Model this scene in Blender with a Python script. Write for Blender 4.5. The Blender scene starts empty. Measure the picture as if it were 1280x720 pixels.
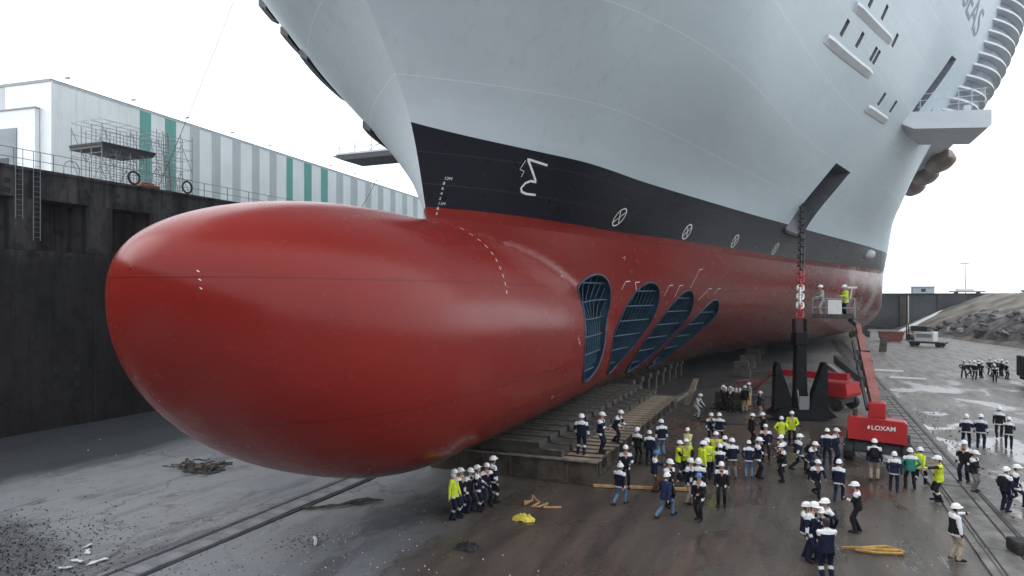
import bpy, bmesh, math, random
import numpy as np
from mathutils import Vector, Matrix, Euler, noise
R = math.radians
sc = bpy.context.scene
col = sc.collection
random.seed(7)

# ------------------------------------------------------------------ camera, sky, sun, exposure
cam_d = bpy.data.cameras.new('Camera'); cam = bpy.data.objects.new('Camera', cam_d); col.objects.link(cam)
cam.location = (0, 0, 8.1); cam.rotation_euler = (R(90), 0, R(23))
cam_d.sensor_width = 36; cam_d.lens = 23.9; cam_d.shift_y = 0.0078; cam_d.clip_end = 6000; cam_d.clip_start = .1
sc.camera = cam
SUN_EL, SUN_AZ = 38, 242           # azimuth clockwise from +Y (dock axis)
world = bpy.data.worlds.new('World'); sc.world = world; world.use_nodes = True
wn = world.node_tree.nodes; wl = world.node_tree.links; wn.clear()
wo = wn.new('ShaderNodeOutputWorld'); bg = wn.new('ShaderNodeBackground'); sky = wn.new('ShaderNodeTexSky')
sky.sky_type = 'NISHITA'; sky.sun_disc = False; sky.sun_elevation = R(SUN_EL); sky.sun_rotation = R(SUN_AZ)
sky.air_density = 1.0; sky.dust_density = 4.0; sky.ozone_density = 1.0
hs = wn.new('ShaderNodeHueSaturation'); hs.inputs['Saturation'].default_value = .18
mixw = wn.new('ShaderNodeMix'); mixw.data_type = 'RGBA'; mixw.inputs[0].default_value = .82
wl.new(sky.outputs[0], hs.inputs['Color']); wl.new(hs.outputs[0], mixw.inputs[6])
mixw.inputs[7].default_value = (17.2, 18.4, 19.6, 1)      # closed overcast cloud layer
wl.new(mixw.outputs[2], bg.inputs['Color']); bg.inputs['Strength'].default_value = .1
wl.new(bg.outputs[0], wo.inputs['Surface'])
sun_d = bpy.data.lights.new('Sun', 'SUN'); sun = bpy.data.objects.new('Sun', sun_d); col.objects.link(sun)
sun_d.energy = 1.1; sun_d.angle = R(50); sun_d.color = (1, .97, .93)
sun.rotation_euler = (R(90-SUN_EL), 0, R(180-SUN_AZ))
sc.view_settings.view_transform = 'Standard'; sc.view_settings.look = 'None'
sc.view_settings.exposure = .15; sc.view_settings.gamma = 1; sc.view_settings.use_curve_mapping = False
sc.render.engine = 'CYCLES'
sc.cycles.max_bounces = 5; sc.cycles.diffuse_bounces = 3; sc.cycles.glossy_bounces = 3
sc.render.resolution_x = 1024; sc.render.resolution_y = 576

# ------------------------------------------------------------------ materials
def mat(name, c, rough=.6, metal=0, var=.0, scale=3.0, bump=0.0, bscale=None, c2=None, spec=.5, detail=4):
    m = bpy.data.materials.new(name); m.use_nodes = True
    nt = m.node_tree; b = nt.nodes['Principled BSDF']
    b.inputs['Base Color'].default_value = (*c, 1); b.inputs['Roughness'].default_value = rough
    b.inputs['Metallic'].default_value = metal; b.inputs['Specular IOR Level'].default_value = spec
    if var or c2 or bump:
        tc = nt.nodes.new('ShaderNodeTexCoord')
        n = nt.nodes.new('ShaderNodeTexNoise'); n.inputs['Scale'].default_value = scale; n.inputs['Detail'].default_value = detail
        nt.links.new(tc.outputs['Object'], n.inputs['Vector'])
        if var or c2:
            a = tuple(max(0, x*(1-var)) for x in c); d = c2 or tuple(min(1, x*(1+var)) for x in c)
            rp = nt.nodes.new('ShaderNodeValToRGB'); e = rp.color_ramp.elements
            e[0].position = .35; e[1].position = .65; e[0].color = (*a, 1); e[1].color = (*d, 1)
            nt.links.new(n.outputs['Fac'], rp.inputs['Fac']); nt.links.new(rp.outputs[0], b.inputs['Base Color'])
        if bump:
            n2 = n
            if bscale:
                n2 = nt.nodes.new('ShaderNodeTexNoise'); n2.inputs['Scale'].default_value = bscale; n2.inputs['Detail'].default_value = 5
                nt.links.new(tc.outputs['Object'], n2.inputs['Vector'])
            bp = nt.nodes.new('ShaderNodeBump'); bp.inputs['Strength'].default_value = bump; bp.inputs['Distance'].default_value = .05
            nt.links.new(n2.outputs['Fac'], bp.inputs['Height']); nt.links.new(bp.outputs[0], b.inputs['Normal'])
    return m
class NT:                              # tiny node-graph helper
    def __init__(s, m): s.nt = m.node_tree; s.b = s.nt.nodes['Principled BSDF']; tc = s.n('ShaderNodeTexCoord'); s.co = tc.outputs['Object']; s.sep = s.n('ShaderNodeSeparateXYZ'); s.l(s.co, s.sep.inputs[0])
    def n(s, t): return s.nt.nodes.new(t)
    def l(s, a, b): s.nt.links.new(a, b)
    def put(s, sock, v):
        if hasattr(v, 'links') or hasattr(v, 'is_output'): s.l(v, sock)
        elif isinstance(v, tuple): sock.default_value = (*v, 1) if len(v) == 3 and sock.type == 'RGBA' else v
        else: sock.default_value = v
    def math(s, op, a, b=0.0, c=None):
        m = s.n('ShaderNodeMath'); m.operation = op; s.put(m.inputs[0], a); s.put(m.inputs[1], b)
        if c is not None: s.put(m.inputs[2], c)
        return m.outputs[0]
    def ss(s, v, a, b):                # smoothstep a..b -> 0..1
        m = s.n('ShaderNodeMapRange'); m.interpolation_type = 'SMOOTHSTEP'; s.put(m.inputs['Value'], v)
        m.inputs['From Min'].default_value = a; m.inputs['From Max'].default_value = b; return m.outputs[0]
    def noise(s, scale, detail=4, rough=.55, stretch=None, dist=0.0):
        n = s.n('ShaderNodeTexNoise'); n.inputs['Scale'].default_value = scale; n.inputs['Detail'].default_value = detail
        n.inputs['Roughness'].default_value = rough; n.inputs['Distortion'].default_value = dist
        v = s.co
        if stretch:
            mp = s.n('ShaderNodeMapping'); mp.inputs['Scale'].default_value = stretch; s.l(s.co, mp.inputs[0]); v = mp.outputs[0]
        s.l(v, n.inputs['Vector']); return n.outputs['Fac']
    def mix(s, f, a, b):
        m = s.n('ShaderNodeMix'); m.data_type = 'RGBA'; s.put(m.inputs[0], f); s.put(m.inputs[6], a); s.put(m.inputs[7], b); return m.outputs[2]
    def bump(s, h, strength=.3, dist=.02):
        b = s.n('ShaderNodeBump'); b.inputs['Strength'].default_value = strength; b.inputs['Distance'].default_value = dist
        s.l(h, b.inputs['Height']); s.l(b.outputs[0], s.b.inputs['Normal'])
M = {}
def hull_paint(name, c, c2, rough, lines, dust_shade, spec=.35):
    m = bpy.data.materials.new(name); m.use_nodes = True; g = NT(m)
    z, y = g.sep.outputs[2], g.sep.outputs[1]
    n = g.noise(.35, 4, .6, (1, .35, 1.5)); n2 = g.noise(2.2, 5, .6, (1, .3, 1))
    colr = g.mix(g.ss(n, .3, .7), c, c2)
    # weld seams between the plates, along and across
    zz = g.math('ABSOLUTE', g.math('SUBTRACT', g.math('FRACT', g.math('DIVIDE', g.math('SUBTRACT', z, lines[0]), lines[1])), .5))
    seam = g.ss(zz, .5-.03/lines[1], .5-.006/lines[1])
    yy = g.math('ABSOLUTE', g.math('SUBTRACT', g.math('FRACT', g.math('DIVIDE', y, 7.3)), .5))
    seam2 = g.math('MULTIPLY', g.ss(yy, .4975, .4995), .35)
    sm = g.math('MULTIPLY', g.math('MAXIMUM', seam, seam2), lines[2])
    colr = g.mix(sm, colr, lines[3])
    if dust_shade:  # aft dust; in the red its dark brown also carries shade under the hull
        f = g.math('MULTIPLY', g.math('MULTIPLY', g.ss(y, 36, 78), g.ss(z, 17.5, 11)), g.ss(g.noise(.07, 4, .5, (1, .6, 1.3)), .2, .7))
        colr = g.mix(g.math('MULTIPLY', f, dust_shade[1]), colr, dust_shade[0])
        if name == 'red antifouling':
            pd = g.math('MULTIPLY', g.math('MULTIPLY', g.ss(y, 78, 104), g.ss(z, 3.5, 7)), g.ss(g.noise(.22, 6, .65, (1, .8, 1)), .42, .6))
            colr = g.mix(g.math('MULTIPLY', pd, .8), colr, (.30, .255, .24))
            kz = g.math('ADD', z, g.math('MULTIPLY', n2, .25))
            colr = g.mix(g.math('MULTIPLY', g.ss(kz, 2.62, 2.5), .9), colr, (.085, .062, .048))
            st = g.math('MULTIPLY', g.ss(g.noise(1.3, 5, .6, (1, 1, .12)), .52, .75), g.ss(y, 20, 40))
            colr = g.mix(g.math('MULTIPLY', st, .2), colr, (.10, .05, .04))
    sp = g.ss(g.noise(9, 2, .5), .70, .78)                # touched-up spots
    colr = g.mix(g.math('MULTIPLY', sp, .03 if name.startswith('red') else .08), colr, (.7, .7, .7))
    dr = g.math('MULTIPLY', g.ss(g.noise(.9, 6, .65, (2.2, 2.2, .07)), .50, .72), g.ss(g.noise(.12, 3, .5), .38, .6))   # drip streaks and roller bands
    colr = g.mix(g.math('MULTIPLY', dr, .10 if name.startswith('red') else .22), colr, tuple(x*.55 for x in c))
    rb = g.ss(g.noise(.5, 3, .5, (1, .12, 2.6)), .56, .62)
    colr = g.mix(g.math('MULTIPLY', rb, .07), colr, tuple(min(1, x*1.35+.005) for x in c))
    g.l(colr, g.b.inputs['Base Color'])
    g.put(g.b.inputs['Roughness'], g.math('ADD', g.math('MULTIPLY', n2, .18), rough-.09)); g.b.inputs['Specular IOR Level'].default_value = spec
    h = g.math('ADD', g.math('MULTIPLY', sm, .5), g.math('MULTIPLY', g.noise(.4, 1, .4), .9))
    fr = g.math('ABSOLUTE', g.math('SUBTRACT', g.math('FRACT', g.math('DIVIDE', y, .8)), .5))          # slight hungry-horse ripple between frames
    h = g.math('ADD', h, g.math('MULTIPLY', g.ss(fr, .1, .5), .16))
    g.bump(h, .35, .02)
    return m
M['red'] = hull_paint('red antifouling', (.225, .0165, .0115), (.20, .0145, .0105), .25, (1.05, 3.75, .65, (.09, .009, .009)), ((.075, .046, .044), .92), spec=.24)
M['black'] = hull_paint('black boot topping', (.008, .0095, .016), (.011, .0125, .02), .3, (.3, 1.25, .12, (.2, .2, .22)), ((.15, .155, .16), .75), spec=.2)
M['grey'] = hull_paint('pale grey topside', (.55, .64, .685), (.52, .61, .655), .42, (1.25, 3.1, .6, (.76, .82, .85)), ((.45, .47, .48), .3))
M['bluetunnel'] = mat('blue thruster tunnel', (.012, .04, .075), .5, var=.5, scale=1.5)
M['bluebar'] = mat('blue grid bar', (.03, .085, .14), .5, var=.3, scale=4)
M['whitemark'] = mat('white marking paint', (.78, .78, .76), .5, var=.1, scale=6)
M['pocket'] = mat('dark anchor pocket', (.055, .06, .07), .5, var=.3, scale=.7)
M['slotdark'] = mat('shaded grey opening', (.12, .14, .17), .5, var=.2)
M['shipwhite'] = mat('ship white paint', (.62, .66, .70), .4, var=.06, scale=.5)
M['glassblue'] = mat('blue grey superstructure', (.27, .32, .41), .35, var=.25, scale=.5)
M['shipdark'] = mat('dark underside', (.045, .045, .06), .5, var=.2)
M['boat'] = mat('tan lifeboat hull', (.27, .20, .165), .5, var=.25, scale=.6)
M['iron'] = mat('black anchor iron', (.006, .007, .010), .5, metal=0, var=.4, scale=2, bump=.3, bscale=12, spec=.2)
M['chainblack'] = mat('black chain', (.02, .02, .022), .5, var=.3)
M['chainred'] = mat('red chain', (.35, .03, .03), .5, var=.2)
M['chainwhite'] = mat('white chain', (.72, .70, .66), .5, var=.1)
M['bed'] = mat('rusty dark steel', (.075, .06, .046), .6, var=.45, scale=1.4, bump=.3, bscale=9)
M['slat'] = mat('worn slat top', (.26, .21, .155), .65, var=.45, scale=1.2, bump=.3, bscale=9)
M['block'] = mat('keel block timber and steel', (.055, .05, .043), .7, var=.45, scale=1.8, bump=.3, bscale=8)
M['edge'] = mat('worn pale edge', (.17, .155, .13), .6, var=.4, scale=3)
M['concrete'] = mat('wall concrete', (.06, .058, .06), .8, var=.5, scale=.35, bump=.5, bscale=3, detail=8)
M['rail'] = mat('grey railing', (.20, .20, .21), .5)
M['galv'] = mat('galvanised tube', (.25, .26, .28), .45, metal=.5)
M['tarp'] = mat('black decking', (.025, .028, .032), .7)
def clad(name, c):
    m = mat(name, c, .5, var=.05, scale=.3); g = NT(m)
    w = g.math('ABSOLUTE', g.math('SUBTRACT', g.math('FRACT', g.math('DIVIDE', g.sep.outputs[1], .3)), .5)); g.bump(g.ss(w, .2, .4), .6, .03)
    bc = g.b.inputs['Base Color'].links[0].from_socket; st = g.ss(g.noise(.8, 5, .6, (1, 2.5, .08)), .5, .75)
    g.l(g.mix(g.math('MULTIPLY', st, .25), bc, tuple(x*.6 for x in c)), g.b.inputs['Base Color']); return m
M['cladw'] = clad('white cladding', (.84, .86, .86))
M['cladg'] = clad('grey cladding', (.50, .54, .55))
M['cladt'] = clad('teal cladding', (.12, .38, .33))
M['roofdark'] = mat('roof edge', (.3, .31, .32), .5)
M['doorgrey'] = mat('grey shutter', (.22, .25, .28), .5, var=.2, scale=.4)
M['rubber'] = mat('rubber', (.018, .018, .018), .75, var=.3)
M['liftred'] = mat('lift red paint', (.40, .018, .022), .38, var=.12, scale=1.2)
M['liftboom'] = mat('faded red boom', (.25, .085, .07), .5, var=.25, scale=1)
M['darksteel'] = mat('dark steel', (.04, .042, .045), .5, var=.3)
M['rim'] = mat('pale rim', (.45, .43, .4), .5)
M['white'] = mat('white', (.72, .72, .70), .5, var=.06)
M['rust'] = mat('red brown crate', (.22, .07, .05), .7, var=.3)
M['rock'] = mat('broken rock', (.15, .135, .13), .85, var=.65, scale=.5, bump=.6, bscale=2.5, detail=8)
M['rockpale'] = mat('pale broken concrete', (.30, .28, .26), .85, var=.3, scale=.8, bump=.5, bscale=3)
M['yellowtarp'] = mat('yellow sling', (.62, .50, .06), .6, var=.25, scale=5)
M['strap'] = mat('tan strap', (.45, .27, .12), .7, var=.2, scale=5)
M['orange'] = mat('orange ochre sling', (.40, .24, .06), .7, var=.25, scale=5)
M['rope'] = mat('dirty rope', (.07, .066, .055), .85, var=.6, scale=7)
M['paper'] = mat('white scrap', (.6, .6, .6), .8)
M['leaf'] = mat('far foliage', (.05, .065, .05), .8, var=.3, scale=.4)
M['quay'] = mat('quay paving', (.16, .16, .155), .85, var=.25, scale=.2)
M['skin'] = mat('skin', (.42, .26, .20), .55)
M['hair'] = mat('dark hair', (.02, .015, .012), .6)
M['navy'] = mat('navy cloth', (.009, .012, .030), .8, var=.25, scale=9, bump=.4, bscale=16)
M['navy2'] = mat('faded navy cloth', (.014, .02, .046), .85, var=.3, scale=9, bump=.4, bscale=16)
M['clothwhite'] = mat('white cloth', (.70, .71, .74), .75, var=.08, scale=9, bump=.3, bscale=16)
M['hivis'] = mat('hi-vis yellow', (.60, .72, .03), .7, var=.12, scale=8, bump=.4, bscale=16)
M['hivispale'] = mat('pale hi-vis yellow', (.66, .66, .28), .7, var=.12, scale=8, bump=.4, bscale=16)
M['reflect'] = mat('reflective band', (.55, .56, .56), .4)
M['blackcloth'] = mat('black cloth', (.014, .013, .015), .8, var=.3, scale=9, bump=.4, bscale=16)
M['jeans'] = mat('blue jeans', (.12, .19, .30), .85, var=.2, scale=9, bump=.3, bscale=16)
M['overall'] = mat('dark blue overall', (.018, .028, .075), .85, var=.2, scale=9, bump=.4, bscale=16)
M['greycloth'] = mat('grey cloth', (.16, .155, .15), .85, var=.2, scale=9)
M['palegrey'] = mat('pale grey overall', (.36, .37, .36), .85, var=.2, scale=9, bump=.4, bscale=16)
M['khaki'] = mat('khaki cloth', (.34, .28, .22), .85, var=.15, scale=9, bump=.3, bscale=16)
M['brown'] = mat('brown cloth', (.10, .05, .03), .85, var=.2, scale=9)
M['teal'] = mat('teal cloth', (.02, .20, .17), .75, var=.15, scale=9)
M['helmet'] = mat('white helmet shell', (.80, .80, .80), .35)
M['helmetblue'] = mat('blue helmet shell', (.05, .17, .42), .35)

for k_ in ('navy', 'navy2', 'blackcloth', 'overall', 'jeans', 'greycloth', 'khaki', 'brown'): M[k_].node_tree.nodes['Principled BSDF'].inputs['Specular IOR Level'].default_value = .15
# ------------------------------------------------------------------ mesh helpers
class MB:
    def __init__(s): s.v = []; s.f = []; s.m = []
    def add(s, vs, fs, mi=0):
        o = len(s.v); s.v += [tuple(v) for v in vs]; s.f += [tuple(i+o for i in f) for f in fs]; s.m += [mi]*len(fs); return s
    def box(s, x0, x1, y0, y1, z0, z1, mi=0, bev=0.0):
        if bev:
            b = min(bev, .45*min(x1-x0, y1-y0, z1-z0))
            vs = []; 
            bm = bmesh.new(); bmesh.ops.create_cube(bm, size=1)
            for v in bm.verts: v.co = Vector(((x0+x1)/2+v.co.x*(x1-x0), (y0+y1)/2+v.co.y*(y1-y0), (z0+z1)/2+v.co.z*(z1-z0)))
            bmesh.ops.bevel(bm, geom=bm.edges[:], offset=b, segments=1, affect='EDGES', profile=.5)
            bm.verts.index_update()
            s.add([v.co[:] for v in bm.verts], [[v.index for v in f.verts] for f in bm.faces], mi); bm.free(); return s
        return s.add([(x0,y0,z0),(x1,y0,z0),(x1,y1,z0),(x0,y1,z0),(x0,y0,z1),(x1,y0,z1),(x1,y1,z1),(x0,y1,z1)],
                     [(0,3,2,1),(4,5,6,7),(0,1,5,4),(1,2,6,5),(2,3,7,6),(3,0,4,7)], mi)
    def prism(s, poly, axis, a, b, mi=0):           # poly of 2D points extruded along an axis
        n = len(poly)
        def P(p, t): return {'x': (t, p[0], p[1]), 'y': (p[0], t, p[1]), 'z': (p[0], p[1], t)}[axis]
        vs = [P(p, a) for p in poly]+[P(p, b) for p in poly]
        fs = [tuple(range(n)), tuple(range(2*n-1, n-1, -1))]+[(i, i+n, (i+1) % n+n, (i+1) % n) for i in range(n)]
        return s.add(vs, fs, mi)
    def tube(s, p, q, r, r2=None, n=6, mi=0, cap=True):
        p, q = Vector(p), Vector(q); d = (q-p)
        if d.length < 1e-6: return s
        d.normalize(); u = d.orthogonal().normalized(); w = d.cross(u); r2 = r if r2 is None else r2
        vs = []
        for c, rr in ((p, r), (q, r2)):
            vs += [c+(u*math.cos(2*math.pi*i/n)+w*math.sin(2*math.pi*i/n))*rr for i in range(n)]
        fs = [(i, (i+1) % n, (i+1) % n+n, i+n) for i in range(n)]
        if cap: fs += [tuple(range(n-1, -1, -1)), tuple(range(n, 2*n))]
        return s.add(vs, fs, mi)
    def path(s, pts, r, n=6, mi=0, closed=False):
        pts = [Vector(p) for p in pts]; N = len(pts); rr = r if isinstance(r, (list, tuple)) else [r]*N
        u = None; vs = []
        for i in range(N):
            a = pts[(i-1) % N] if (closed or i) else pts[0]; b = pts[(i+1) % N] if (closed or i < N-1) else pts[-1]
            d = (b-a).normalized()
            u = d.orthogonal().normalized() if u is None else (u-d*u.dot(d)).normalized()
            w = d.cross(u)
            vs += [pts[i]+(u*math.cos(2*math.pi*k/n)+w*math.sin(2*math.pi*k/n))*rr[i] for k in range(n)]
        fs = []
        for i in range(N if closed else N-1):
            j = (i+1) % N
            fs += [(i*n+k, i*n+(k+1) % n, j*n+(k+1) % n, j*n+k) for k in range(n)]
        if not closed: fs += [tuple(range(n-1, -1, -1)), tuple(range((N-1)*n, N*n))]
        return s.add(vs, fs, mi)
    def beam(s, p, q, w, h, mi=0, up=(0,0,1)):      # rectangular bar from p to q
        p, q = Vector(p), Vector(q); d = (q-p).normalized(); up = Vector(up)
        sd = d.cross(up)
        if sd.length < 1e-4: sd = d.orthogonal()
        sd.normalize(); u = sd.cross(d)
        vs = [c+sd*a*w/2+u*b*h/2 for c in (p, q) for a, b in ((-1,-1),(1,-1),(1,1),(-1,1))]
        return s.add(vs, [(0,1,2,3),(7,6,5,4),(0,4,5,1),(1,5,6,2),(2,6,7,3),(3,7,4,0)], mi)
    def lathe(s, prof, n=12, mi=0, axis='z', c=(0,0,0)):
        vs = []; fs = []
        for r, t in prof:
            for k in range(n):
                a = 2*math.pi*k/n; x, y = r*math.cos(a), r*math.sin(a)
                v = {'z': (x, y, t), 'x': (t, x, y), 'y': (x, t, y)}[axis]; vs.append((v[0]+c[0], v[1]+c[1], v[2]+c[2]))
        for i in range(len(prof)-1):
            fs += [(i*n+k, i*n+(k+1) % n, (i+1)*n+(k+1) % n, (i+1)*n+k) for k in range(n)]
        fs += [tuple(range(n-1, -1, -1)), tuple(range((len(prof)-1)*n, len(prof)*n))]
        return s.add(vs, fs, mi)
    def mesh(s, name, mats, smooth=False, fix=True):
        me = bpy.data.meshes.new(name); me.from_pydata(s.v, [], s.f)
        for m in (mats if isinstance(mats, (list, tuple)) else [mats]): me.materials.append(m)
        me.polygons.foreach_set('material_index', s.m)
        if fix:
            bm = bmesh.new(); bm.from_mesh(me); bmesh.ops.recalc_face_normals(bm, faces=bm.faces); bm.to_mesh(me); bm.free()
        if smooth:
            me.polygons.foreach_set('use_smooth', [True]*len(me.polygons)); me.set_sharp_from_angle(angle=R(38))
        me.update(); return me
    def build(s, name, mats, parent=None, smooth=False):
        return obj(name, s.mesh(name, mats, smooth), parent)
def obj(name, me, parent=None, loc=None):
    o = bpy.data.objects.new(name, me); col.objects.link(o)
    if parent: o.parent = parent
    if loc: o.location = loc
    return o
def tag(o, label=None, cat=None, group=None, kind=None):
    if label: o['label'] = label
    if cat: o['category'] = cat
    if group: o['group'] = group
    if kind: o['kind'] = kind
    return o
def empty(name, loc=(0,0,0), rz=0):
    o = bpy.data.objects.new(name, None); col.objects.link(o); o.location = loc; o.rotation_euler = (0, 0, rz); o.empty_display_size = .3; return o
def copy_tree(o, parent=None):
    c = o.copy(); col.objects.link(c); c.parent = parent
    for ch in list(o.children): copy_tree(ch, c)
    return c
# ------------------------------------------------------------------ setting: dock floor
def ground_material():
    m = bpy.data.materials.new('wet dock floor'); m.use_nodes = True; g = NT(m)
    x, y = g.sep.outputs[0], g.sep.outputs[1]
    big = g.noise(.09, 6, .6); mid = g.noise(.55, 6, .62); fine = g.noise(6.5, 6, .65); streak = g.noise(.8, 5, .6, (1.6, .22, 1))
    warp = g.math('MULTIPLY', g.math('SUBTRACT', big, .5), 9)
    wx, wy = g.math('ADD', x, warp), g.math('ADD', y, g.math('MULTIPLY', g.math('SUBTRACT', mid, .5), 6))
    c = g.mix(g.ss(big, .35, .65), (.15, .158, .172), (.225, .228, .232))
    c = g.mix(g.math('MULTIPLY', g.ss(streak, .5, .72), .55), c, (.095, .098, .106))
    c = g.mix(g.math('MULTIPLY', g.ss(fine, .52, .72), .4), c, (.27, .27, .265))
    c = g.mix(g.math('MULTIPLY', g.ss(g.noise(2.3, 8, .75, (1, .55, 1)), .52, .66), .55), c, (.085, .085, .088))
    c = g.mix(g.math('MULTIPLY', g.ss(mid, .58, .7), .5), c, (.07, .068, .066))
    vo = g.n('ShaderNodeTexVoronoi'); vo.feature = 'DISTANCE_TO_EDGE'; vo.inputs['Scale'].default_value = .13; vo.inputs['Randomness'].default_value = .55
    mpv = g.n('ShaderNodeMapping'); mpv.inputs['Scale'].default_value = (1, .8, 0); va = g.n('ShaderNodeVectorMath'); va.operation = 'ADD'
    cmb = g.n('ShaderNodeCombineXYZ'); g.l(g.math('MULTIPLY', mid, 3.0), cmb.inputs[0]); g.l(g.math('MULTIPLY', streak, 3.0), cmb.inputs[1])
    g.l(g.co, mpv.inputs[0]); g.l(mpv.outputs[0], va.inputs[0]); g.l(cmb.outputs[0], va.inputs[1]); g.l(va.outputs[0], vo.inputs['Vector'])
    crack = g.ss(vo.outputs['Distance'], .012, .003)
    c = g.mix(g.math('MULTIPLY', crack, .6), c, (.04, .04, .04))
    c = g.mix(g.math('MULTIPLY', g.ss(wx, -6, 10), .75), c, g.mix(g.ss(streak, .35, .65), (.165, .146, .128), (.27, .245, .215)))
    # muddy brown wet area in the middle of the dock, in front of and beside the bed
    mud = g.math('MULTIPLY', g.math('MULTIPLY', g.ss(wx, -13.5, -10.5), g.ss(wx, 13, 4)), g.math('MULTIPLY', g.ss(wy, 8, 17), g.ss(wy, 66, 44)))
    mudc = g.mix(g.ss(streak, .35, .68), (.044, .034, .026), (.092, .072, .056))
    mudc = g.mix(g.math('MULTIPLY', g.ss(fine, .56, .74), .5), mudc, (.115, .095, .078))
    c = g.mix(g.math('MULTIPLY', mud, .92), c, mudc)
    # brown standing strip behind the crowd
    bs = g.math('MULTIPLY', g.math('MULTIPLY', g.ss(wy, 40, 42), g.ss(wy, 46.5, 44)), g.math('MULTIPLY', g.ss(wx, -8, -6), g.ss(wx, 5, 2)))
    c = g.mix(g.math('MULTIPLY', bs, .6), c, (.10, .062, .042))
    sn = g.math('MULTIPLY', g.ss(g.noise(.33, 8, .7, (1, .45, 1), .5), .53, .60), g.ss(wx, -6, -12)); c = g.mix(g.math('MULTIPLY', sn, .6), c, (.06, .06, .064))
    # worn dark wheel track along the left channel
    wt = g.math('MULTIPLY', g.math('MULTIPLY', g.ss(x, -21.2, -19.2), g.ss(x, -18.3, -18.7)), g.ss(g.noise(.9, 6, .65, (1.4, .25, 1)), .42, .62))
    c = g.mix(g.math('MULTIPLY', wt, .8), c, (.05, .05, .055))
    # black strip beside the left wall and the dark gravel spill at the lower left
    wall_strip = g.ss(wx, -29.5, -33.0)
    c = g.mix(g.math('MULTIPLY', wall_strip, .85), c, (.02, .022, .026))
    gx, gy = g.math('SUBTRACT', wx, -24.5), g.math('SUBTRACT', wy, 10.5)
    gd = g.math('SQRT', g.math('ADD', g.math('MULTIPLY', gx, gx), g.math('MULTIPLY', g.math('MULTIPLY', gy, gy), 1.5)))
    grav = g.math('MULTIPLY', g.ss(g.math('ADD', gd, g.math('MULTIPLY', g.math('SUBTRACT', fine, .5), 5)), 7.2, 4.6), 1.0)
    c = g.mix(g.math('MULTIPLY', grav, .85), c, g.mix(g.ss(fine, .4, .65), (.018, .019, .022), (.07, .072, .078)))
    # pale laitance towards the far right
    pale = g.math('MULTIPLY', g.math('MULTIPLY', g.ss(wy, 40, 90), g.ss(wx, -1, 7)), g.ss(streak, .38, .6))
    hull_shade = g.math('MULTIPLY', g.ss(wy, 44, 58), g.ss(wx, 3, -3)); c = g.mix(g.math('MULTIPLY', hull_shade, .8), c, (.035, .031, .029))  # floor under the ship darkened in the colour, standing for the hull's shadow
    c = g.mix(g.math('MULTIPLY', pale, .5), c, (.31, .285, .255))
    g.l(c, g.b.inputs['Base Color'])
    # wetness: puddles are smooth, damp concrete half so
    pud = g.ss(g.noise(.30, 6, .6, (1, .6, 1), .8), .49, .58)
    wet = g.math('MULTIPLY', pud, g.math('MULTIPLY', g.ss(wx, -16, -4), g.ss(wy, 100, 60)))
    rough = g.math('SUBTRACT', g.math('SUBTRACT', .62, g.math('MULTIPLY', mud, .2)), g.math('MULTIPLY', wet, .36))
    g.put(g.b.inputs['Roughness'], g.math('ADD', rough, g.math('MULTIPLY', g.math('SUBTRACT', fine, .5), .22)))
    h = g.math('ADD', g.math('MULTIPLY', fine, g.math('SUBTRACT', 1.0, g.math('MULTIPLY', wet, .8))), g.math('MULTIPLY', mid, 1.5))
    g.bump(h, .55, .035)
    return m
mb = MB()
nx, ny = 60, 60
GX = [-1500, -400, -120, -60]+[-50+i*2 for i in range(46)]+[60, 120, 400, 1500]
GY = [-300, -60, -20]+[-10+i*2.5 for i in range(60)]+[150, 170, 200, 260, 400, 900, 2500]
def ground_z(x, y):
    k = 1.0 if -49 < x < 50 and -18 < y < 150 else 0
    return k*(.035*noise.noise(Vector((x*.11, y*.11, 3)))+.02*noise.noise(Vector((x*.5, y*.5, 9))))-.02
vs = [(x, y, ground_z(x, y)) for y in GY for x in GX]; W_ = len(GX)
fs = [(j*W_+i, j*W_+i+1, (j+1)*W_+i+1, (j+1)*W_+i) for j in range(len(GY)-1) for i in range(W_-1)]
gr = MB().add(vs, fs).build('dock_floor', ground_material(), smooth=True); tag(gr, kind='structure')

# left drainage channel (two kerb lines of concrete cover slabs)
M['cover'] = mat('channel cover concrete', (.15, .155, .165), .7, var=.3, scale=1.5, bump=.4, bscale=8)
M['groove'] = mat('silted groove', (.018, .019, .022), .8, var=.4, scale=3)
ch = tag(empty('drainage_channel', (-18.0, 0, 0)), 'dark drainage channel with concrete cover slabs running under the red bulb', 'drain')
mb = MB().box(-.62, -.36, 4, 27.9, -.04, .012); mb.build('gutter', M['groove'], ch)
mb = MB().box(.40, .54, 4, 27.9, -.04, .012); mb.build('gutter', M['groove'], ch)
cs = MB().box(-.34, .38, -.56, .56, -.04, .055, bev=.02).mesh('cover_slab', M['cover'])
for i in range(20):
    obj('cover_slab', cs, ch, (random.uniform(-.012, .012), 5.2+i*1.16, random.uniform(-.012, .008)))

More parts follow.
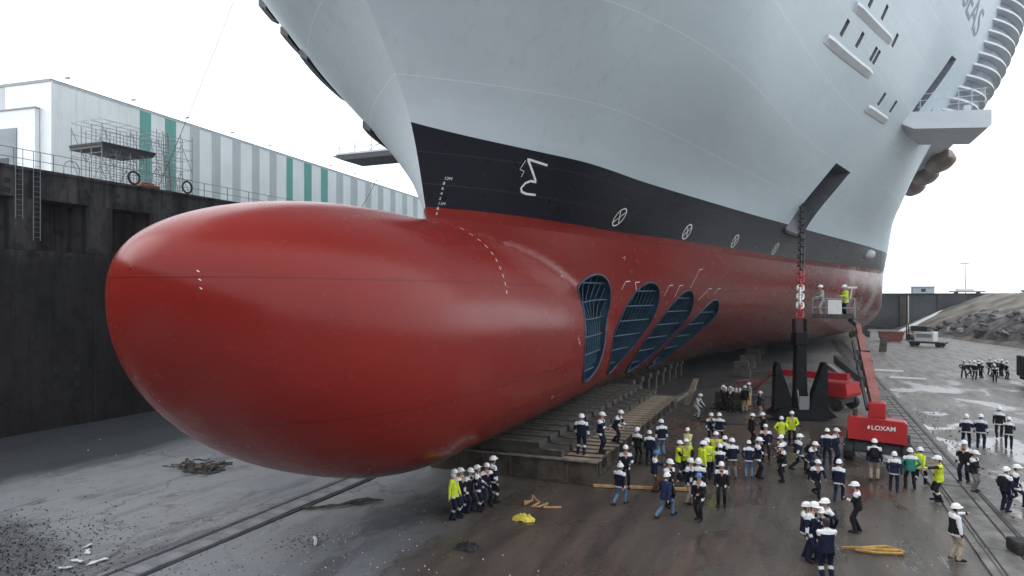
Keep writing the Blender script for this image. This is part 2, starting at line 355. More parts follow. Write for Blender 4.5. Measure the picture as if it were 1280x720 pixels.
# crane rail track on the right
tr = tag(empty('crane_rail_track', (6.1, 0, 0)), 'crane rail track with paired rails set in a concrete strip at right', 'rail track')
M['trackc'] = mat('track concrete', (.13, .118, .105), .5, var=.5, scale=1.1, bump=.5, bscale=7)
slab = MB().box(-1.0, 1.0, -1.97, 1.97, -.05, .03, bev=.015).mesh('track_slab', M['trackc'])
for i in range(32): obj('track_slab', slab, tr, (random.uniform(-.01, .01), 12+i*4.0, random.uniform(-.012, .006)))
for dx in (-.72, .72): MB().box(dx-.03, dx+.03, 8, 140, .0, .045).build('rail', M['bed'], tr)
for dx in (-.60, .60, 0.2): MB().box(dx-.035, dx+.035, 8, 140, .0, .034).build('groove', M['groove'], tr)
sl = MB().box(-.45, .45, -.03, .03, .03, .045).mesh('tie_bar', M['bed'])
for i in range(34): obj('tie_bar', sl, tr, (random.uniform(-.1, .1), 38+i*1.3, 0))

# ------------------------------------------------------------------ left dock wall with bays
WX, WTOPZ = -42.0, 15.5
wall = tag(empty('dock_wall', (WX, 0, 0)), 'tall dark concrete dock wall with recessed bays on the left', 'wall')
def wall_material():
    m = bpy.data.materials.new('stained dock wall'); m.use_nodes = True; g = NT(m)
    z = g.sep.outputs[2]
    a = g.noise(.45, 7, .62, (1, 1, .35)); b = g.noise(2.2, 6, .65); d = g.noise(.7, 5, .6, (3, 3, .12))
    c = g.mix(g.ss(a, .35, .68), (.034, .032, .034), (.105, .098, .096))
    c = g.mix(g.math('MULTIPLY', g.ss(d, .46, .64), .75), c, (.016, .015, .016))
    c = g.mix(g.math('MULTIPLY', g.ss(b, .55, .75), .4), c, (.19, .175, .165))
    zz = g.math('ADD', z, g.math('MULTIPLY', g.math('SUBTRACT', a, .5), 1.6))
    c = g.mix(g.math('MULTIPLY', g.ss(zz, 11.2, 9.8), .72), c, g.mix(g.ss(d, .4, .6), (.011, .011, .013), (.026, .025, .025)))   # tide line of wet slime
    c = g.mix(g.math('MULTIPLY', g.ss(g.noise(1.1, 8, .7), .5, .62), .55), c, (.012, .012, .013))
    g.l(c, g.b.inputs['Base Color']); g.b.inputs['Roughness'].default_value = .85; g.b.inputs['Specular IOR Level'].default_value = .15
    g.bump(g.math('ADD', b, a), .6, .06); return m
M['wall'] = wall_material()
MB().box(-2.6, 0, -40, 330, -.3, 10.8).build('lower_wall', M['wall'], wall)
MB().box(-2.6, -.004, -40, 330, 13.9, 15.5).build('top_beam', M['wall'], wall)
MB().box(-1.15, .12, -40, 330, 15.5, 15.68).build('coping', M['wall'], wall)
MB().box(-2.6, -2.2, -40, 330, 10.5, 14.2).build('recess_back', M['wall'], wall)
pm = MB().box(-2.19, -.008, -.78, .78, 10.8, 13.9, bev=.05).mesh('pillar', M['wall'])
for i in range(24): obj('pillar', pm, wall, (0, 11.8+i*4.65-.0, 0))
fl = MB().box(-.002, .10, -.55, .55, 0, 10.78, bev=.04).mesh('buttress', M['wall'])
for i in range(12): obj('buttress', fl, wall, (0, 11.8+i*9.3, 0))
hl = MB().box(-.05, .015, -.17, .17, -.2, .2).mesh('weep_hole', M['groove'])
for i in range(12):
    for dy in (1.7, 3.0):
        for dz in (2.6, 3.6): obj('weep_hole', hl, wall, (0, 11.8+i*4.65+dy, dz))
hs_ = MB().box(-.05, .02, -.15, .15, -.16, .16).mesh('socket', M['groove'])
for i in range(14):
    for dy in (-1.1, 1.1): obj('socket', hs_, wall, (0, 11.8+i*4.65+dy, 14.75)); obj('socket', hs_, wall, (0.006, 11.8+i*4.65+dy, 14.2))
q = MB().box(-700, -42.0-2.6, -60, 900, 10, 15.46).build('left_quay', M['quay']); tag(q, kind='structure')

# dock gate added behind the viewpoint, out of view, to block low sky
o = MB().box(-43.2, 64, -31, -26, -.3, 15.4).build('unseen_dock_gate', M['wall']); tag(o, kind='structure')
# guard rail along the quay edge
gd = tag(empty('guard_rail', (WX-.35, 0, 15.68)), 'thin grey guard rail along the top edge of the left dock wall', 'railing')
post = MB().tube((0,0,0), (0,0,1.1), .03).mesh('post', M['rail'])
for i in range(38): obj('post', post, gd, (0, 16+i*2.3, 0))
for z in (.55, 1.1): MB().tube((0, 12, z), (0, 104, z), .022, n=5).build('rail', M['rail'], gd)
# mooring-ladder pipes hanging over the edge
for k, (yy, zb) in enumerate([(25.2, 12.6), (26.2, 11.4)]):
    t = tag(empty('wall_ladder', (WX+.16, yy, 0)), ['steel ladder hanging over the left wall edge, nearer one', 'longer steel ladder hanging over the left wall edge'][k], 'ladder', 'ladders on the dock wall')
    for s in (-.2, .2): MB().tube((0, s, zb), (0, s, 16.7), .02).build('stile', M['galv'], t)
    rg = MB().tube((0, -.2, 0), (0, .2, 0), .01, n=5).mesh('rung', M['galv'])
    for j in range(int((16.0-zb)/.3)): obj('rung', rg, t, (0, 0, zb+.2+j*.3))
# hoops (fall guards) and tyres on the edge
def hoop(y, r, tyre, label):
    pts = [(0, r*math.cos(a), r*math.sin(a)) for a in np.linspace(0, 2*math.pi if tyre else math.pi, 22)[: 21 if tyre else 22]]
    if tyre:
        o = MB().path(pts, r*.17, 8, closed=True).build('fender_tyre', M['rubber'], smooth=True); o.location = (WX-.1, y, 15.7+r*1.2); tag(o, label, 'tyre', 'tyres on the wall edge')
    else:
        o = MB().path([(0, -r, -.4)]+pts[::-1]+[(0, r, -.4)], .03, 6).build('pipe_hoop', M['galv']); o.location = (WX-.3, y, 16.1); tag(o, label, 'hoop', 'pipe hoops on the wall edge')
hoop(32.8, .42, True, 'black tyre standing on the wall edge below the scaffold')
hoop(37.2, .42, True, 'black tyre on the wall edge right of the scaffold')
hoop(28.6, .5, False, 'bent pipe hoop on the wall edge left of the scaffold')
hoop(36.0, .5, False, 'bent pipe hoop on the wall edge right of the scaffold')
mb = MB().box(-.5, .5, -.8, .8, 0, .45, bev=.06).box(-.3, .3, -.5, .5, .45, .6, bev=.04)
o = mb.build('red_pump', M['rust']); o.location = (WX-.7, 34.2, 15.5); tag(o, 'low red box on the wall edge below the scaffold', 'box')

# ------------------------------------------------------------------ scaffold on the quay
scf = tag(empty('scaffold', (-46, 0, 15.47)), 'tube scaffold with a dark decked platform on the left quay', 'scaffold')
sy = [33.3+i*1.12 for i in range(8)]; sx = [0, -1.1, -2.2, -3.3]
for i, y in enumerate(sy):
    for j, x in enumerate(sx):
        h = 5.6 if i >= 4 else 5.0
        MB().tube((x, y, 0), (x, y, h), .03, n=5).build('standard', M['galv'], scf)
for k in range(7):
    z = .5+k*.8
    for j, x in enumerate(sx): MB().tube((x, sy[0], z), (x, sy[-1], z), .02, n=4).build('ledger', M['galv'], scf)
    for i, y in enumerate(sy): MB().tube((sx[0], y, z+.05), (sx[-1], y, z+.05), .02, n=4).build('transom', M['galv'], scf)
for i in range(7):
    for j in (0, 3):
        a, b = (0.4, 2.6) if i % 2 else (2.6, .4)
        MB().tube((sx[j], sy[i], a), (sx[j], sy[i+1], b), .022, n=4).build('brace', M['galv'], scf)
        MB().tube((sx[j]+.05, sy[i], a+2.2), (sx[j]+.05, sy[i+1], b+2.2), .022, n=4).build('brace', M['galv'], scf)
MB().box(-3.4, .15, 33.2, 37.6, 3.5, 3.66).build('deck', M['tarp'], scf)
MB().box(-3.4, .10, 33.25, 37.5, 3.3, 3.49).build('deck_beam', M['darksteel'], scf)
ld = MB()
for s in (0, .45): ld.tube((.2, 38.5+s, 0), (-.2, 38.5+s, 5.6), .03, n=5)
for j in range(16): ld.tube((.2-.025*j, 38.5, .3+j*.33), (.2-.025*j, 38.95, .3+j*.33), .02, n=4)
ld.build('ladder', M['rust'], scf)

# ------------------------------------------------------------------ striped hall behind the wall
hall = tag(empty('striped_hall', (-60, 38.8, 15.46), math.atan(.1)), 'long white dock hall with grey and teal vertical stripes behind the left wall', 'building')
L_, HT = 108.0, 11.45
MB().box(-22, -.06, 0.06, L_, 0, HT-.25).build('core_wall', M['cladw'], hall)
k = math.sqrt(1.01)
yb = lambda y: (y-38.8)*k
edges = [('t',48.1,49.5),('t',51.3,52.8),('g',54.8,56.2),('g',58.1,59.5),('g',61.5,62.9),('g',65.0,66.4),('g',68.4,69.8),('t',71.9,73.3),('t',75.9,77.7),('t',80.0,81.8),('g',84.1,86.0),('g',88.2,90.3),('g',92.8,94.7),('g',97.0,98.9),('g',101.5,103.4),('g',106.0,108.0),('g',110.5,112.5),('g',115,117),('g',119.5,121.5),('g',124,126),('g',128.5,130.5),('g',133,135),('g',137.5,139.5),('g',142,144)]
def panel(y0, y1, m, dx=0): MB().box(-.055, .02+dx, y0+.012, y1-.012, 0, HT).build('cladding_panel', m, hall)
y = 0.0
for kind, a, b in edges:
    a, b = yb(a), yb(b)
    n = max(1, round((a-y)/2.4))
    for i in range(n): panel(y+(a-y)*i/n, y+(a-y)*(i+1)/n, M['cladw'])
    panel(a, b, M['cladt'] if kind == 't' else M['cladg'], .01); y = b
MB().box(-.2, .06, -.1, L_, HT, HT+.08).build('roof_edge', M['roofdark'], hall)
MB().prism([(-22.2, HT-.2), (.05, HT-.2), (.05, HT-.02), (-11, HT+.12), (-22.2, HT-.02)], 'y', .1, L_).build('roof', M['cladg'], hall)
# gable end facing the camera: panels, annex and shutter door
for i in range(8):
    MB().box(-22+i*2.75+.01, -22+(i+1)*2.75-.01, -.02, .05, 0, HT+.0).build('gable_panel', M['cladg'] if i in (0, 1, 5) else M['cladw'], hall)
MB().box(-22, .0, -.08, -.021, HT-.12, HT+.12).build('gable_trim', M['roofdark'], hall)
MB().box(-18, -1.3, -.5, -.09, 0, 9.0).build('annex', M['cladw'], hall)
MB().box(-18.1, -1.2, -.6, -.09, 9.0, 9.1).build('annex_roof', M['roofdark'], hall)
MB().box(-9.5, -3.4, -.58, -.51, 0, 7.4).build('shutter_door', M['doorgrey'], hall)
MB().box(-5.9, -4.3, -.62, -.59, 3.4, 4.8).build('door_window', M['shipdark'], hall)
lm = MB().tube((0, 0, 0), (.55, 0, .25), .03, n=5).box(.45, .85, -.12, .12, .2, .3).mesh('roof_lamp', M['roofdark'])
for i in range(14): obj('roof_lamp', lm, hall, (0, 1.0+i*7.0, HT+.16))

# overhead hoist wire and rope
def wire(name, a, b, sag, r, m, label, cat):
    a, b = Vector(a), Vector(b)
    pts = [a.lerp(b, t)-Vector((0, 0, sag*4*t*(1-t))) for t in np.linspace(0, 1, 14)]
    tag(MB().path(pts, r, 5).build(name, m), label, cat)
wire('hoist_wire', (-45.6, 37.2, 15.6), (-37, 37.5, 31), .25, .022, M['darksteel'], 'thin wire hanging from above down to the scaffold', 'wire')
wire('mooring_rope', (-44.5, 60, 15.8), (-45, 66, 21.5), .5, .03, M['rope'], 'slack rope rising from the quay towards the far ship platform', 'rope')

# ------------------------------------------------------------------ far dock head, right bank, rubble
far = tag(empty('far_dock_wall', (0, 190, 0)), 'dark far concrete dock wall beyond the ship at right', 'wall')
M['farwall'] = mat('far wall', (.055, .062, .075), .8, var=.4, scale=.12, detail=7, c2=(.10, .105, .11))
xs_ = [13.4, 22.5, 30.2, 36.4, 46, 58, 75]
for i in range(6): MB().box(xs_[i]+.05, xs_[i+1]-.05, (i % 2)*.25, 3, -.2, 8.5).build('wall_section', M['farwall'], far)
MB().box(13.2, 80, -.15, 3.1, 8.5, 8.75).build('coping', M['concrete'], far)
MB().box(22.3, 23.6, -.5, -.01, 0, 8.2).build('ladder_recess', M['bed'], far)
MB().box(24.0, 24.25, -.35, -.01, 1.6, 8.2).build('white_pipe', M['white'], far)
MB().box(13.3, 27, -1.2, -.3, -.1, .9).build('sill', M['concrete'], far)
for i in range(3): MB().box(14.4+i*2.6, 15.4+i*2.6, -1.25, -1.19, .05, .6).build('culvert', M['groove'], far)
q = MB().box(13.2, 900, 193.2, 1500, -1, 8.45).build('far_quay', M['quay']); tag(q, kind='structure')
M['bank'] = mat('bank soil', (.17, .14, .115), .9, var=.35, scale=.25, bump=.6, bscale=1.3, c2=(.29, .25, .21), detail=8)
def bank_base(y): return float(np.interp(y, [-60, 0, 80, 125, 178, 192], [58, 50, 40, 31.5, 21.2, 20.5]))
BY = [-60+i*2.2 for i in range(115)]; BT_ = np.linspace(0, 1.6, 30)
vs = []
for y in BY:
    b0 = bank_base(y)
    for t in BT_:
        x = b0+t*19; z = 8.6*min(1, t)-.05+(.3*noise.noise(Vector((x*.2, y*.2, 1)))+.18*noise.noise(Vector((x*.7, y*.7, 4))))*min(1, t*5)*(1 if t < 1 else .3)
        vs.append((x, min(y, 191.5+t*.5), z))
n = len(BT_)
fs = [(j*n+i, j*n+i+1, (j+1)*n+i+1, (j+1)*n+i) for j in range(len(BY)-1) for i in range(n-1)]
o = MB().add(vs, fs).build('right_bank', M['bank'], smooth=True); tag(o, kind='structure')
q = MB().box(60, 900, -60, 192, -1, 8.1).build('right_quay', M['quay']); tag(q, kind='structure')
st = MB().beam((20.6, 174.5, .12), (31.2, 188.5, 4.6), 1.1, .3).build('concrete_ramp_kerb', M['white']); tag(st, 'pale concrete kerb strip running up the bank to the far wall', 'kerb')
# rubble heap
hp = tag(empty('rubble_heap', (33, 140, 0)), 'long heap of broken rock and rubble on the right bank', 'rubble heap')
vs = []; NY, NX = 46, 22
for j in range(NY):
    for i in range(NX):
        v = -27+54*j/(NY-1); u = -1+2*i/(NX-1)
        y = 140+v; bx = bank_base(y)+1.2
        x = bx+(u+1)*5.4+1.2*noise.noise(Vector((u*2, v*.2, 5)))
        prof = max(0, 1-abs(u)**1.6)*max(0, 1-abs(v/28)**2.2)
        slope = max(0, (x-bank_base(y))/19)*8.6
        z = min(8.4, slope)*.96+prof*(2.4+1.2*noise.noise(Vector((x*.25, y*.16, 2))))+.7*noise.noise(Vector((x*.6, y*.45, 7)))*prof-.08
        vs.append((x-33, y-140, z))
fs = [(j*NX+i, j*NX+i+1, (j+1)*NX+i+1, (j+1)*NX+i) for j in range(NY-1) for i in range(NX-1)]
MB().add(vs, fs).build('heap_body', M['rock'], hp)
def rockmesh(m, seed, flat=.6):
    bm = bmesh.new(); bmesh.ops.create_icosphere(bm, subdivisions=2, radius=1)
    for v in bm.verts:
        d = 1+.55*noise.noise(v.co*1.3+Vector((seed*7.1, 0, 0)))
        v.co = Vector((v.co.x*d, v.co.y*d*.8, v.co.z*d*flat))
    me = bpy.data.meshes.new('boulder'); bm.to_mesh(me); bm.free(); me.materials.append(m); return me
rocks = [rockmesh(M['rock'], i) for i in range(5)]+[rockmesh(M['rockpale'], i+9, .3) for i in range(3)]
def heap_z(x, y): return min(8.4, max(0, (x-bank_base(y))/19)*8.6)
for i in range(90):
    y = 140+random.uniform(-25, 25); t = random.uniform(.1, .95); x = bank_base(y)+1.0+t*10
    pk = max(0, 1-abs(2*t-1)**1.6)*max(0, 1-abs((y-140)/28)**2.2)
    o = obj('boulder', random.choice(rocks), hp, (x-33, y-140, heap_z(x, y)*.96+pk*2.2+.05))
    s = random.uniform(.35, 1.1); o.scale = (s*1.4, s, s); o.rotation_euler = (random.uniform(-.5, .5), random.uniform(-.4, .4), random.uniform(0, 6))
# things on the far quay
sh = tag(empty('site_hut', (28.6, 200, 8.45)), 'small pale hut on top of the far dock wall', 'hut')
MB().box(-2.4, 2.4, -1.2, 1.2, 0, 1.9).build('wall', M['cladg'], sh); MB().box(-2.6, 2.6, -1.4, 1.4, 1.9, 2.05).build('roof', M['roofdark'], sh); MB().box(-.5, .5, -1.25, -1.19, .7, 1.5).build('window', M['shipdark'], sh)
lp = tag(empty('lamp_mast', (49.2, 260, 8.45)), 'tall thin lamp mast on the skyline at right', 'lamp')
MB().tube((0,0,0), (0,0,10.2), .14, .08).build('mast', M['rail'], lp); MB().box(-1.6, 1.0, -.2, .2, 10.1, 10.35).build('lamp_head', M['rail'], lp)
vn = tag(empty('parked_trailer', (41, 215, 8.45)), 'low flat trailer on the far quay', 'trailer')
MB().box(-4, 4, -1, 1, .7, 1.0).build('deck', M['rail'], vn); MB().box(-2.4, 1.5, -.8, .8, 1.0, 1.6).build('load', M['cladw'], vn)
for x in (-2.5, 2.5): MB().lathe([(.4, -.9), (.4, .9)], 10, axis='y', c=(x, 0, .4)).build('wheel', M['rubber'], vn)
for i in range(9):
    x = 52+i*3.4+random.uniform(-1, 1); h = random.uniform(1.0, 2.4)
    b = MB()
    for k in range(130):
        a = random.uniform(0, 6.28); r = abs(random.gauss(0, .55)); z = random.uniform(.15, 1)**.8*h
        p = Vector((r*math.cos(a)*1.6, r*math.sin(a), z)); u = Vector((random.uniform(-1,1), random.uniform(-1,1), random.uniform(-1,1))).normalized()*.22; w = u.orthogonal().normalized()*.16
        b.add([p-u, p+w, p+u, p-w], [(0,1,2,3)])
    t = tag(empty('shrub', (x, 205+random.uniform(-3, 8), 8.45)), 'low dark shrub on the skyline above the right bank', 'shrub', 'shrubs above the right bank')
    b.build('foliage', M['leaf'], t); MB().tube((0,0,0), (0,0,h*.7), .05, .02, n=5).build('stem', M['bed'], t)
# ------------------------------------------------------------------ ship lines (half breadths)
X0 = -14.5            # ship centreline
YEND = 300.0
def pchip(xs, ys, x):
    xs = np.asarray(xs, float); ys = np.asarray(ys, float); x = np.asarray(x, float)
    h = np.diff(xs); d = np.diff(ys)/h
    m = np.zeros_like(ys)
    m[0], m[-1] = d[0], d[-1]
    for i in range(1, len(xs)-1):
        if d[i-1]*d[i] > 0:
            w1, w2 = 2*h[i]+h[i-1], h[i]+2*h[i-1]
            m[i] = (w1+w2)/(w1/d[i-1]+w2/d[i])
    k = np.clip(np.searchsorted(xs, x)-1, 0, len(h)-1)
    xc = np.clip(x, xs[0], xs[-1])
    t = (xc-xs[k])/h[k]
    return ((1+2*t)*(1-t)**2*ys[k] + t*(1-t)**2*h[k]*m[k]
            + t*t*(3-2*t)*ys[k+1] + t*t*(t-1)*h[k]*m[k+1])
ZL = [11.4, 15.1, 20.0, 26.0, 33.0, 42.0]
STEM_Z = [11.4, 15.1, 18.8, 22.0, 26.0, 33.0, 42.0]
STEM_Y = [25.0, 23.7, 20.7, 17.2, 13.5, 9.0, 5.0]
LEV = [
 [(0,0),(1.2,.72),(3,1.6),(7,2.75),(13.4,4.2),(22,6.9),(33,9.7),(51,14.6),(65,18.7),(80,22.8),(95,26.3),(125,26.8),(280,26.8)],
 [(0,0),(1.3,1.22),(4,3.3),(8,5.4),(14.3,6.8),(23.3,8.9),(34.3,11.7),(44.3,14.4),(52.3,16.5),(66.3,20.4),(81.3,24.2),(96.3,26.9),(126,27.1),(280,27.1)],
 [(0,0),(1.2,1.55),(3.5,4.4),(7.5,7.9),(18.5,11.8),(27.5,13.4),(38.5,15.6),(48.5,18.1),(56.5,20.3),(70.5,24.6),(86,26.8),(100,27.3),(280,27.3)],
 [(0,0),(1.2,2.3),(3.5,6.4),(7.5,9.6),(13.5,12.4),(24.5,15.0),(33.5,16.9),(42.5,19.1),(54.5,22.3),(62.5,24.5),(68.5,27.0),(75,28.2),(82,28.8),(280,29)],
 [(0,0),(.4,1.9),(1.5,4.0),(4,7.0),(9,10.8),(18,14.8),(29,17.6),(47,22.0),(60,25.8),(67,28.8),(73,31.2),(79,32.4),(86,33),(280,33)],
 [(0,0),(.5,2.4),(2,5.4),(5,8.8),(11,13.2),(22,17.6),(33,20.2),(51,25.0),(64,29.0),(71,31.5),(77,34.2),(85,35.4),(92,35.8),(280,36)],
]
def ystem(z): return pchip(STEM_Z, STEM_Y, z)
def upper_hb_s(s, z):
    s = np.asarray(s, float); z = np.asarray(z, float)
    vals = []
    for zl, lev in zip(ZL, LEV):
        L = YEND-float(ystem(zl))
        a = np.array(lev, float)
        vals.append(pchip(a[:,0], a[:,1], s*L))
    vals = np.stack(vals)
    out = np.empty(s.shape)
    flat = vals.reshape(len(ZL), -1); zf = np.broadcast_to(z, s.shape).ravel(); o = out.ravel()
    # vectorised pchip across z levels
    xs = np.array(ZL); h = np.diff(xs)[:,None]; d = np.diff(flat, axis=0)/h
    m = np.zeros_like(flat); m[0], m[-1] = d[0], d[-1]
    for i in range(1, len(xs)-1):
        w1, w2 = 2*h[i]+h[i-1], h[i]+2*h[i-1]
        ok = d[i-1]*d[i] > 1e-12
        m[i][ok] = (w1+w2)/(w1/d[i-1][ok]+w2/d[i][ok])
    k = np.clip(np.searchsorted(xs, zf)-1, 0, len(xs)-2)
    j = np.arange(flat.shape[1]); hh = h[k,0]
    t = np.clip((zf-xs[k])/hh, 0, 1)
    r = ((1+2*t)*(1-t)**2*flat[k,j] + t*(1-t)**2*hh*m[k,j] + t*t*(3-2*t)*flat[k+1,j] + t*t*(t-1)*hh*m[k+1,j])
    return r.reshape(s.shape)
def upper_hb(Y, z):
    Y = np.atleast_1d(np.asarray(Y, float)); z = np.broadcast_to(np.asarray(z, float), Y.shape)
    ys = ystem(z)
    return upper_hb_s(np.clip((Y-ys)/(YEND-ys), 0, 1), z)
NOSE, KEEL, WTOP = 11.2, 1.64, 11.4
LZ = [1.64, 3, 5, 7, 9, 11.4]
LV = {25:[0,0,0,0,0,0], 32:[0,.3,1.0,1.7,2.4,None], 40:[1.0,1.9,2.9,3.5,4.0,None], 48:[1.5,2.8,4.3,5.6,6.5,None],
      56:[2.2,3.9,6.0,7.9,8.7,None], 76:[5,8,11,13,14.2,None], 90:[9,13,16,17.6,18.4,None], 105:[14,18.5,21,22.2,22.7,None],
      120:[18.5,23.2,25.4,26.1,26.2,None], 150:[22,25,26.3,26.7,26.8,None], 300:[22,25,26.3,26.7,26.8,None]}
def bulb_dims(Y):
    Y = np.asarray(Y, float)
    def el(L, p):
        t = np.clip((Y-NOSE)/L, 0, 1); return (1-(1-t)**p)**(1/p)
    top = 8.75+(11.2-8.75)*el(9.0, 2.1)
    bot = 8.75-(8.75-KEEL)*el(10.8, 1.93)
    W = 4.55*el(8.5, 2.0)
    W = np.where(Y > 24, pchip([24,30,36,42,50,62,80,300],[4.55,4.4,4.0,3.4,2.3,.8,.2,.1], Y), W)
    topa = np.where(Y > 25, pchip([25,32,40,50,300],[11.2,10.5,9.4,8.0,7.0], Y), top)
    return top, bot, W, topa
def lower_hb(Y, z):
    Y = np.atleast_1d(np.asarray(Y, float)); z = np.broadcast_to(np.asarray(z, float), Y.shape)
    top, bot, W, topa = bulb_dims(Y)
    zc = (topa+bot)/2; h = (topa-bot)/2
    q = np.clip(np.abs((z-zc)/np.maximum(h, 1e-6)), 0, 1)
    p = np.where(z < zc, 2.5, 2.05)
    b = W*(1-q**p)**(1/p)
    ks = sorted(LV)
    cols = []
    wt = upper_hb(np.array(ks, float), WTOP)
    rows = np.array([[ (wt[i] if v is None else v) for v in LV[k]] for i, k in enumerate(ks)])
    cols = np.stack([pchip(ks, rows[:, j], np.maximum(Y, 25)) for j in range(6)])
    cols[5] = upper_hb(np.maximum(Y, 25), WTOP)
    v = np.empty(Y.shape)
    vf = v.ravel(); zf = z.ravel(); cf = cols.reshape(6, -1)
    xs = np.array(LZ); h2 = np.diff(xs)[:,None]; d = np.diff(cf, axis=0)/h2
    m = np.zeros_like(cf); m[0], m[-1] = d[0], d[-1]
    for i in range(1, 5):
        w1, w2 = 2*h2[i]+h2[i-1], h2[i]+2*h2[i-1]
        ok = d[i-1]*d[i] > 1e-12
        m[i][ok] = (w1+w2)/(w1/d[i-1][ok]+w2/d[i][ok])
    k = np.clip(np.searchsorted(xs, zf)-1, 0, 4); j = np.arange(cf.shape[1]); hh = h2[k,0]
    t = np.clip((zf-xs[k])/hh, 0, 1)
    vf[:] = ((1+2*t)*(1-t)**2*cf[k,j] + t*(1-t)**2*hh*m[k,j] + t*t*(3-2*t)*cf[k+1,j] + t*t*(t-1)*hh*m[k+1,j])
    v = vf.reshape(Y.shape)
    kk = 0.45*np.clip((Y-25)/3, 0, 1)+1e-6                      # soft fillet between bulb and hull
    e = np.clip(kk-np.abs(b-v), 0, None)/kk
    r = np.maximum(b, v)+e*e*kk*.25*np.clip((WTOP-z)/1.5, 0, 1)
    return np.where(Y < 25, b, r)
def hull_hb(Y, z):
    return upper_hb(Y, z) if z >= WTOP else lower_hb(Y, z)
_gy = np.arange(10.8, 112, .1); _gz = np.arange(1.7, 41.9, .1)     # tabulated once, read back bilinearly
_zl = _gz[_gz < WTOP]; _zu = _gz[_gz >= WTOP]
_A, _B = np.meshgrid(_gy, _zl, indexing='ij'); _HL = lower_hb(_A.ravel(), _B.ravel()).reshape(_A.shape)
_A, _B = np.meshgrid(_gy, _zu, indexing='ij'); _HU = upper_hb(_A.ravel(), _B.ravel()).reshape(_A.shape)
_HT = np.concatenate([_HL, _HU], axis=1)
def _hb(y, q):
    a = (y-_gy[0])/.1; b = (q-_gz[0])/.1; i = min(max(int(a), 0), len(_gy)-2); j = min(max(int(b), 0), len(_gz)-2); u, v = a-i, b-j
    return float(_HT[i, j]*(1-u)*(1-v)+_HT[i+1, j]*u*(1-v)+_HT[i, j+1]*(1-u)*v+_HT[i+1, j+1]*u*v)
def hull_pt(Y, z, off=0.0):                                      # a point on the port side and the outward normal
    f = _hb
    hb = f(Y, z); e = .05
    zz = WTOP-.01 if abs(z-WTOP) < .1 and z < WTOP else z
    dy = (f(Y+e, z)-f(Y-e, z))/(2*e); dz = (f(Y, z+e)-f(Y, z-e))/(2*e) if abs(z-WTOP) > .1 else 0.1
    n = np.array([1, -dy, -dz]); n /= np.linalg.norm(n)
    return np.array([X0+hb, Y, z])+n*off, n
# ------------------------------------------------------------------ the ship: hull mesh from its lines
ship = tag(empty('cruise_ship', (0, 0, 0)), 'huge cruise ship bow with red bulb, black waterline band and grey topsides', 'ship')
ZWL, ZBT = 11.85, 14.52
L0 = float(ystem(WTOP))
Yst = list(L0+np.array([0, .02, .08, .18, .32, .5, .75, 1.05, 1.4]))+list(np.arange(L0+1.85, 70, .5))+list(np.arange(70, 125, 1.25))+list(np.arange(125, 300, 17.5))+[300.]
S = (np.array(Yst)-L0)/(YEND-L0)
Zu = [WTOP, ZWL]+list(np.linspace(ZWL, ZBT, 8)[1:])+list(np.linspace(ZBT, 42, 56)[1:])
NS, NZ = len(S), len(Zu)
verts = []; faces = []; fm = []
def vid(p): verts.append(p); return len(verts)-1
def side(sg):
    up = []
    for z in Zu:
        w = max(0, min((z-ZWL)/(ZBT-ZWL), 1-(z-ZBT)/7))             # the paint line rises a little towards the stem
        za = z+w*.62*np.exp(-(np.array(Yst)-L0)/2.6)
        ya = ystem(za); hb = upper_hb_s(S, za); ya = ya+S*(YEND-ya)
        up.append([vid((X0+sg*float(h), float(yy), float(zq))) for h, yy, zq in zip(hb, ya, za)])
    for j in range(NZ-1):
        for i in range(NS-1):
            faces.append((up[j][i], up[j][i+1], up[j+1][i+1], up[j+1][i]))
            zm = (Zu[j]+Zu[j+1])/2
            fm.append(0 if zm < ZWL else (1 if zm < ZBT and sg > 0 else 2))
    # lower hull and bulb
    nose = NOSE+(L0-NOSE)*(1-np.cos(np.linspace(0, math.pi/2, 34)))[:-1]
    nose[0] = NOSE+1e-4
    PH = np.linspace(0, math.pi, 45)
    rows = []
    for Y in nose:
        top, bot, W, ta = [float(v) for v in bulb_dims(Y)]
        z = (top+bot)/2-(top-bot)/2*np.cos(PH); hb = lower_hb(np.full(45, Y), z)
        rows.append([vid((X0+sg*float(h), float(Y), float(q))) for h, q in zip(hb, z)])
    for i, Y in enumerate(Yst):
        k = min(1, max(0, (Y-L0)/1.5)); t0 = 11.2+(WTOP-11.2)*1.0
        z = (WTOP+KEEL)/2-(WTOP-KEEL)/2*np.cos(PH); hb = lower_hb(np.full(45, Y+1e-4), z)
        r = [vid((X0+sg*float(h), float(Y), float(q))) for h, q in zip(hb[:-1], z[:-1])]+[up[0][i]]
        rows.append(r)
    for a, b in zip(rows[:-1], rows[1:]):
        for j in range(44): faces.append((a[j], b[j], b[j+1], a[j+1])); fm.append(0)
    return up, rows
upP, rwP = side(1); upS, rwS = side(-1)
faces.append(tuple(rwP[-1]+[r[-1] for r in upP[1:]]+[r[-1] for r in reversed(upS)]+rwS[-1][::-1][1:])); fm.append(2)   # aft cut
for i in range(NS-1):                                                     # weather deck and flat bottom
    faces.append((upP[-1][i], upP[-1][i+1], upS[-1][i+1], upS[-1][i])); fm.append(2)
for a, b, c, d in zip(rwP[:-1], rwP[1:], rwS[1:], rwS[:-1]): faces.append((a[0], b[0], c[0], d[0])); fm.append(0)
nf = [tuple(f[i]) if False else f for f in faces for i in (0,)]
hm = bpy.data.meshes.new('hull'); hm.from_pydata(verts, [], faces)
for k in ('red', 'black', 'grey'): hm.materials.append(M[k])
hm.polygons.foreach_set('material_index', fm); hm.update()
bm = bmesh.new(); bm.from_mesh(hm); bmesh.ops.remove_doubles(bm, verts=bm.verts, dist=.0015)
